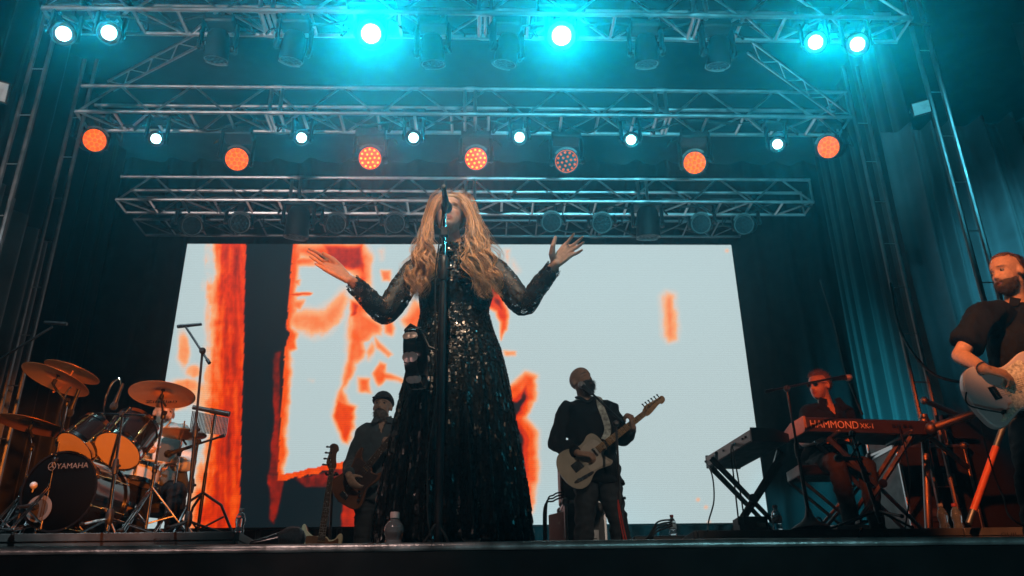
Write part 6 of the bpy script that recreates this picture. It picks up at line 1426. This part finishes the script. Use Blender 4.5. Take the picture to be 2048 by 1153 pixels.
# box the small bottle stands on, floor gear
bx_ = thing('stage_box', 'small dark stage box with cables beside the right riser', 'stage box', (q.x-.1, 6.95, 0)); b = MB(); b.box((q.x-.08, 7.02, (q.z-.03)/2), (.5, .4, q.z-.034)); b.build('box', KEYB, bx_, bev=.01)
b = MB()
for k in range(7): b.lathe([(.006, 0), (.006, .012)], (q.x-.26+.06*k, 6.82, q.z-.12), (0, -1, 0), 8)
b.build('sockets', CHROME, bx_)
for k in range(1):
    b = MB()
    for j in range(4): b.tube(curve_pts([at(1345, 1040+j*4, 6.8), at(1315, 1045+6*j, 6.8), at(1295, 1075+2*j, 6.6), at(1270, 1088, 6.4)], 8), .007, 6)
    tag(b.build('cable_bundle', RUB), 'bundle of cables looping down beside the right riser', 'cable')
# microphone-like footlight lying on the stage edge
fm = thing('stage_microphone', 'large black round nosed microphone lying at the stage edge with a red sheen', 'microphone', at(560, 1085, 3.29)); a_, c_ = at(588, 1079, 3.33), at(505, 1096, 3.30); a_.z = max(a_.z, .045); c_.z = .02
b = MB(); b.tube([c_, c_.lerp(a_, .35), c_.lerp(a_, .62), c_.lerp(a_, .75)], [.014, .022, .030, .034], 18, rnd_=True); b.build('handle', GLOSSB, fm)
b = MB(); b.tube([c_.lerp(a_, .74), c_.lerp(a_, .85), a_], [.036, .045, .044], 20, rnd_=True); b.build('grille', GRILLE, fm)
# cables at the stage edge
b = MB(); b.tube(curve_pts([at(840, 1094, 3.29), at(856, 1075, 3.3), at(872, 1049, 3.3), at(890, 1070, 3.3), at(905, 1093, 3.29), at(960, 1096, 3.3), at(1060, 1096, 3.3)], 10), .0055, 8); tag(b.build('looped_cable', RUB), 'dark cable standing up in a loop at the foot of the singer\'s stand', 'cable')
def riser_cable(label, pts, r=.006): b = MB(); b.tube(curve_pts(pts, 8), r, 6); return tag(b.build('loose_cable', RUB), label, 'cable', 'loose cables around the keyboards')
for k, pts in enumerate(([MP @ Vector((.32, -.012, .055)), at(1462, 900, 5.9), at(1468, 960, 5.9), at(1478, 1050, 5.8)], [MP @ Vector((.36, -.012, .055)), at(1467, 905, 5.9), at(1480, 980, 5.85), at(1490, 1050, 5.8)], [MP @ Vector((.95, -.012, .055)), at(1424, 950, 6.2), at(1428, 1000, 6.1), at(1418, 1040, 6.0), at(1415, 1062, 5.6)])):
    riser_cable(['thin cable hanging from the left of the stage piano sockets', 'second thin cable hanging beside it under the stage piano', 'wavy cable hanging from the far end of the stage piano'][k], pts)
def onr(px, Y=None, z=.008):
    Y = Y or RRY+.08; p = at(px, 1050, Y); return Vector((p.x, Y, RZ+z))
riser_cable('cable snaking over the riser between bottle and boom stand', [onr(1530), onr(1560, RRY+.2), onr(1590), onr(1625, RRY+.1, .05), onr(1640, None, .09), onr(1655), onr(1680, RRY+.2)])
riser_cable('cable hanging down over the front of the right riser', [onr(1735, RRY+.2), onr(1722, RRY+.02), at(1722, 1060, RRY-.04), at(1718, 1080, RRY-.05), Vector((at(1716, 1095, RRY-.06).x, RRY-.06, .02))])
riser_cable('cable dropping from the organ to the riser at right', [MO @ Vector((.78, -.012, .06)), at(1815, 920, 5.7), at(1820, 980, 5.7), onr(1808, RRY+.1)])
riser_cable('cable sagging from the tower to the wing beside the teal drape', [at(1780, 560, 6.9), at(1800, 660, 6.7), at(1850, 735, 6.5), at(1905, 762, 6.3), at(1990, 765, 6.2)], .012)
riser_cable('pair of thin cables hanging from the roof right of the video wall', [at(1640, 560, 7.6), at(1672, 660, 7.6), at(1690, 740, 7.6), at(1725, 830, 7.5)], .010)
pb = thing('pedal_box', 'small grey foot pedal on the right riser before the organ', 'pedal', onr(1700)); b = MB(); p = onr(1705); b.box((p.x, p.y+.06, RZ+.025), (.22, .13, .045), Matrix.Rotation(.12, 3, 'X')); b.build('box', GREYP, pb, bev=.006); b = MB(); b.box((p.x+.08, p.y+.03, RZ+.06), (.06, .08, .02)); b.build('treadle', BLK, pb, bev=.004)
pb = thing('power_box', 'dark power box on the right riser under the stage piano', 'box', onr(1510)); p = onr(1512); b = MB(); b.box((p.x, p.y+.12, RZ+.055), (.20, .16, .11)); b.build('box', KEYB, pb, bev=.006); b = MB(); b.box((p.x+.05, p.y+.036, RZ+.05), (.06, .008, .03)); b.build('socket', GREYP, pb)

# ------------------------------------------------------------------ stage haze
bm = bmesh.new(); bmesh.ops.create_cube(bm, size=1); me = bpy.data.meshes.new('haze'); bm.to_mesh(me); bm.free()
hz = bpy.data.objects.new('haze', me); col.objects.link(hz); hz.location = (0, 5.2, 2.5); hz.scale = (64, 14.0, 12.0); hz['kind'] = 'stuff'
m = bpy.data.materials.new('haze_air'); m.use_nodes = True; nt = m.node_tree; nt.nodes.remove(nt.nodes['Principled BSDF'])
v = nt.nodes.new('ShaderNodeVolumePrincipled'); v.inputs['Color'].default_value = (.78, .94, 1, 1); v.inputs['Density'].default_value = HAZE; v.inputs['Anisotropy'].default_value = .87
nt.links.new(v.outputs[0], nt.nodes['Material Output'].inputs['Volume']); me.materials.append(m)
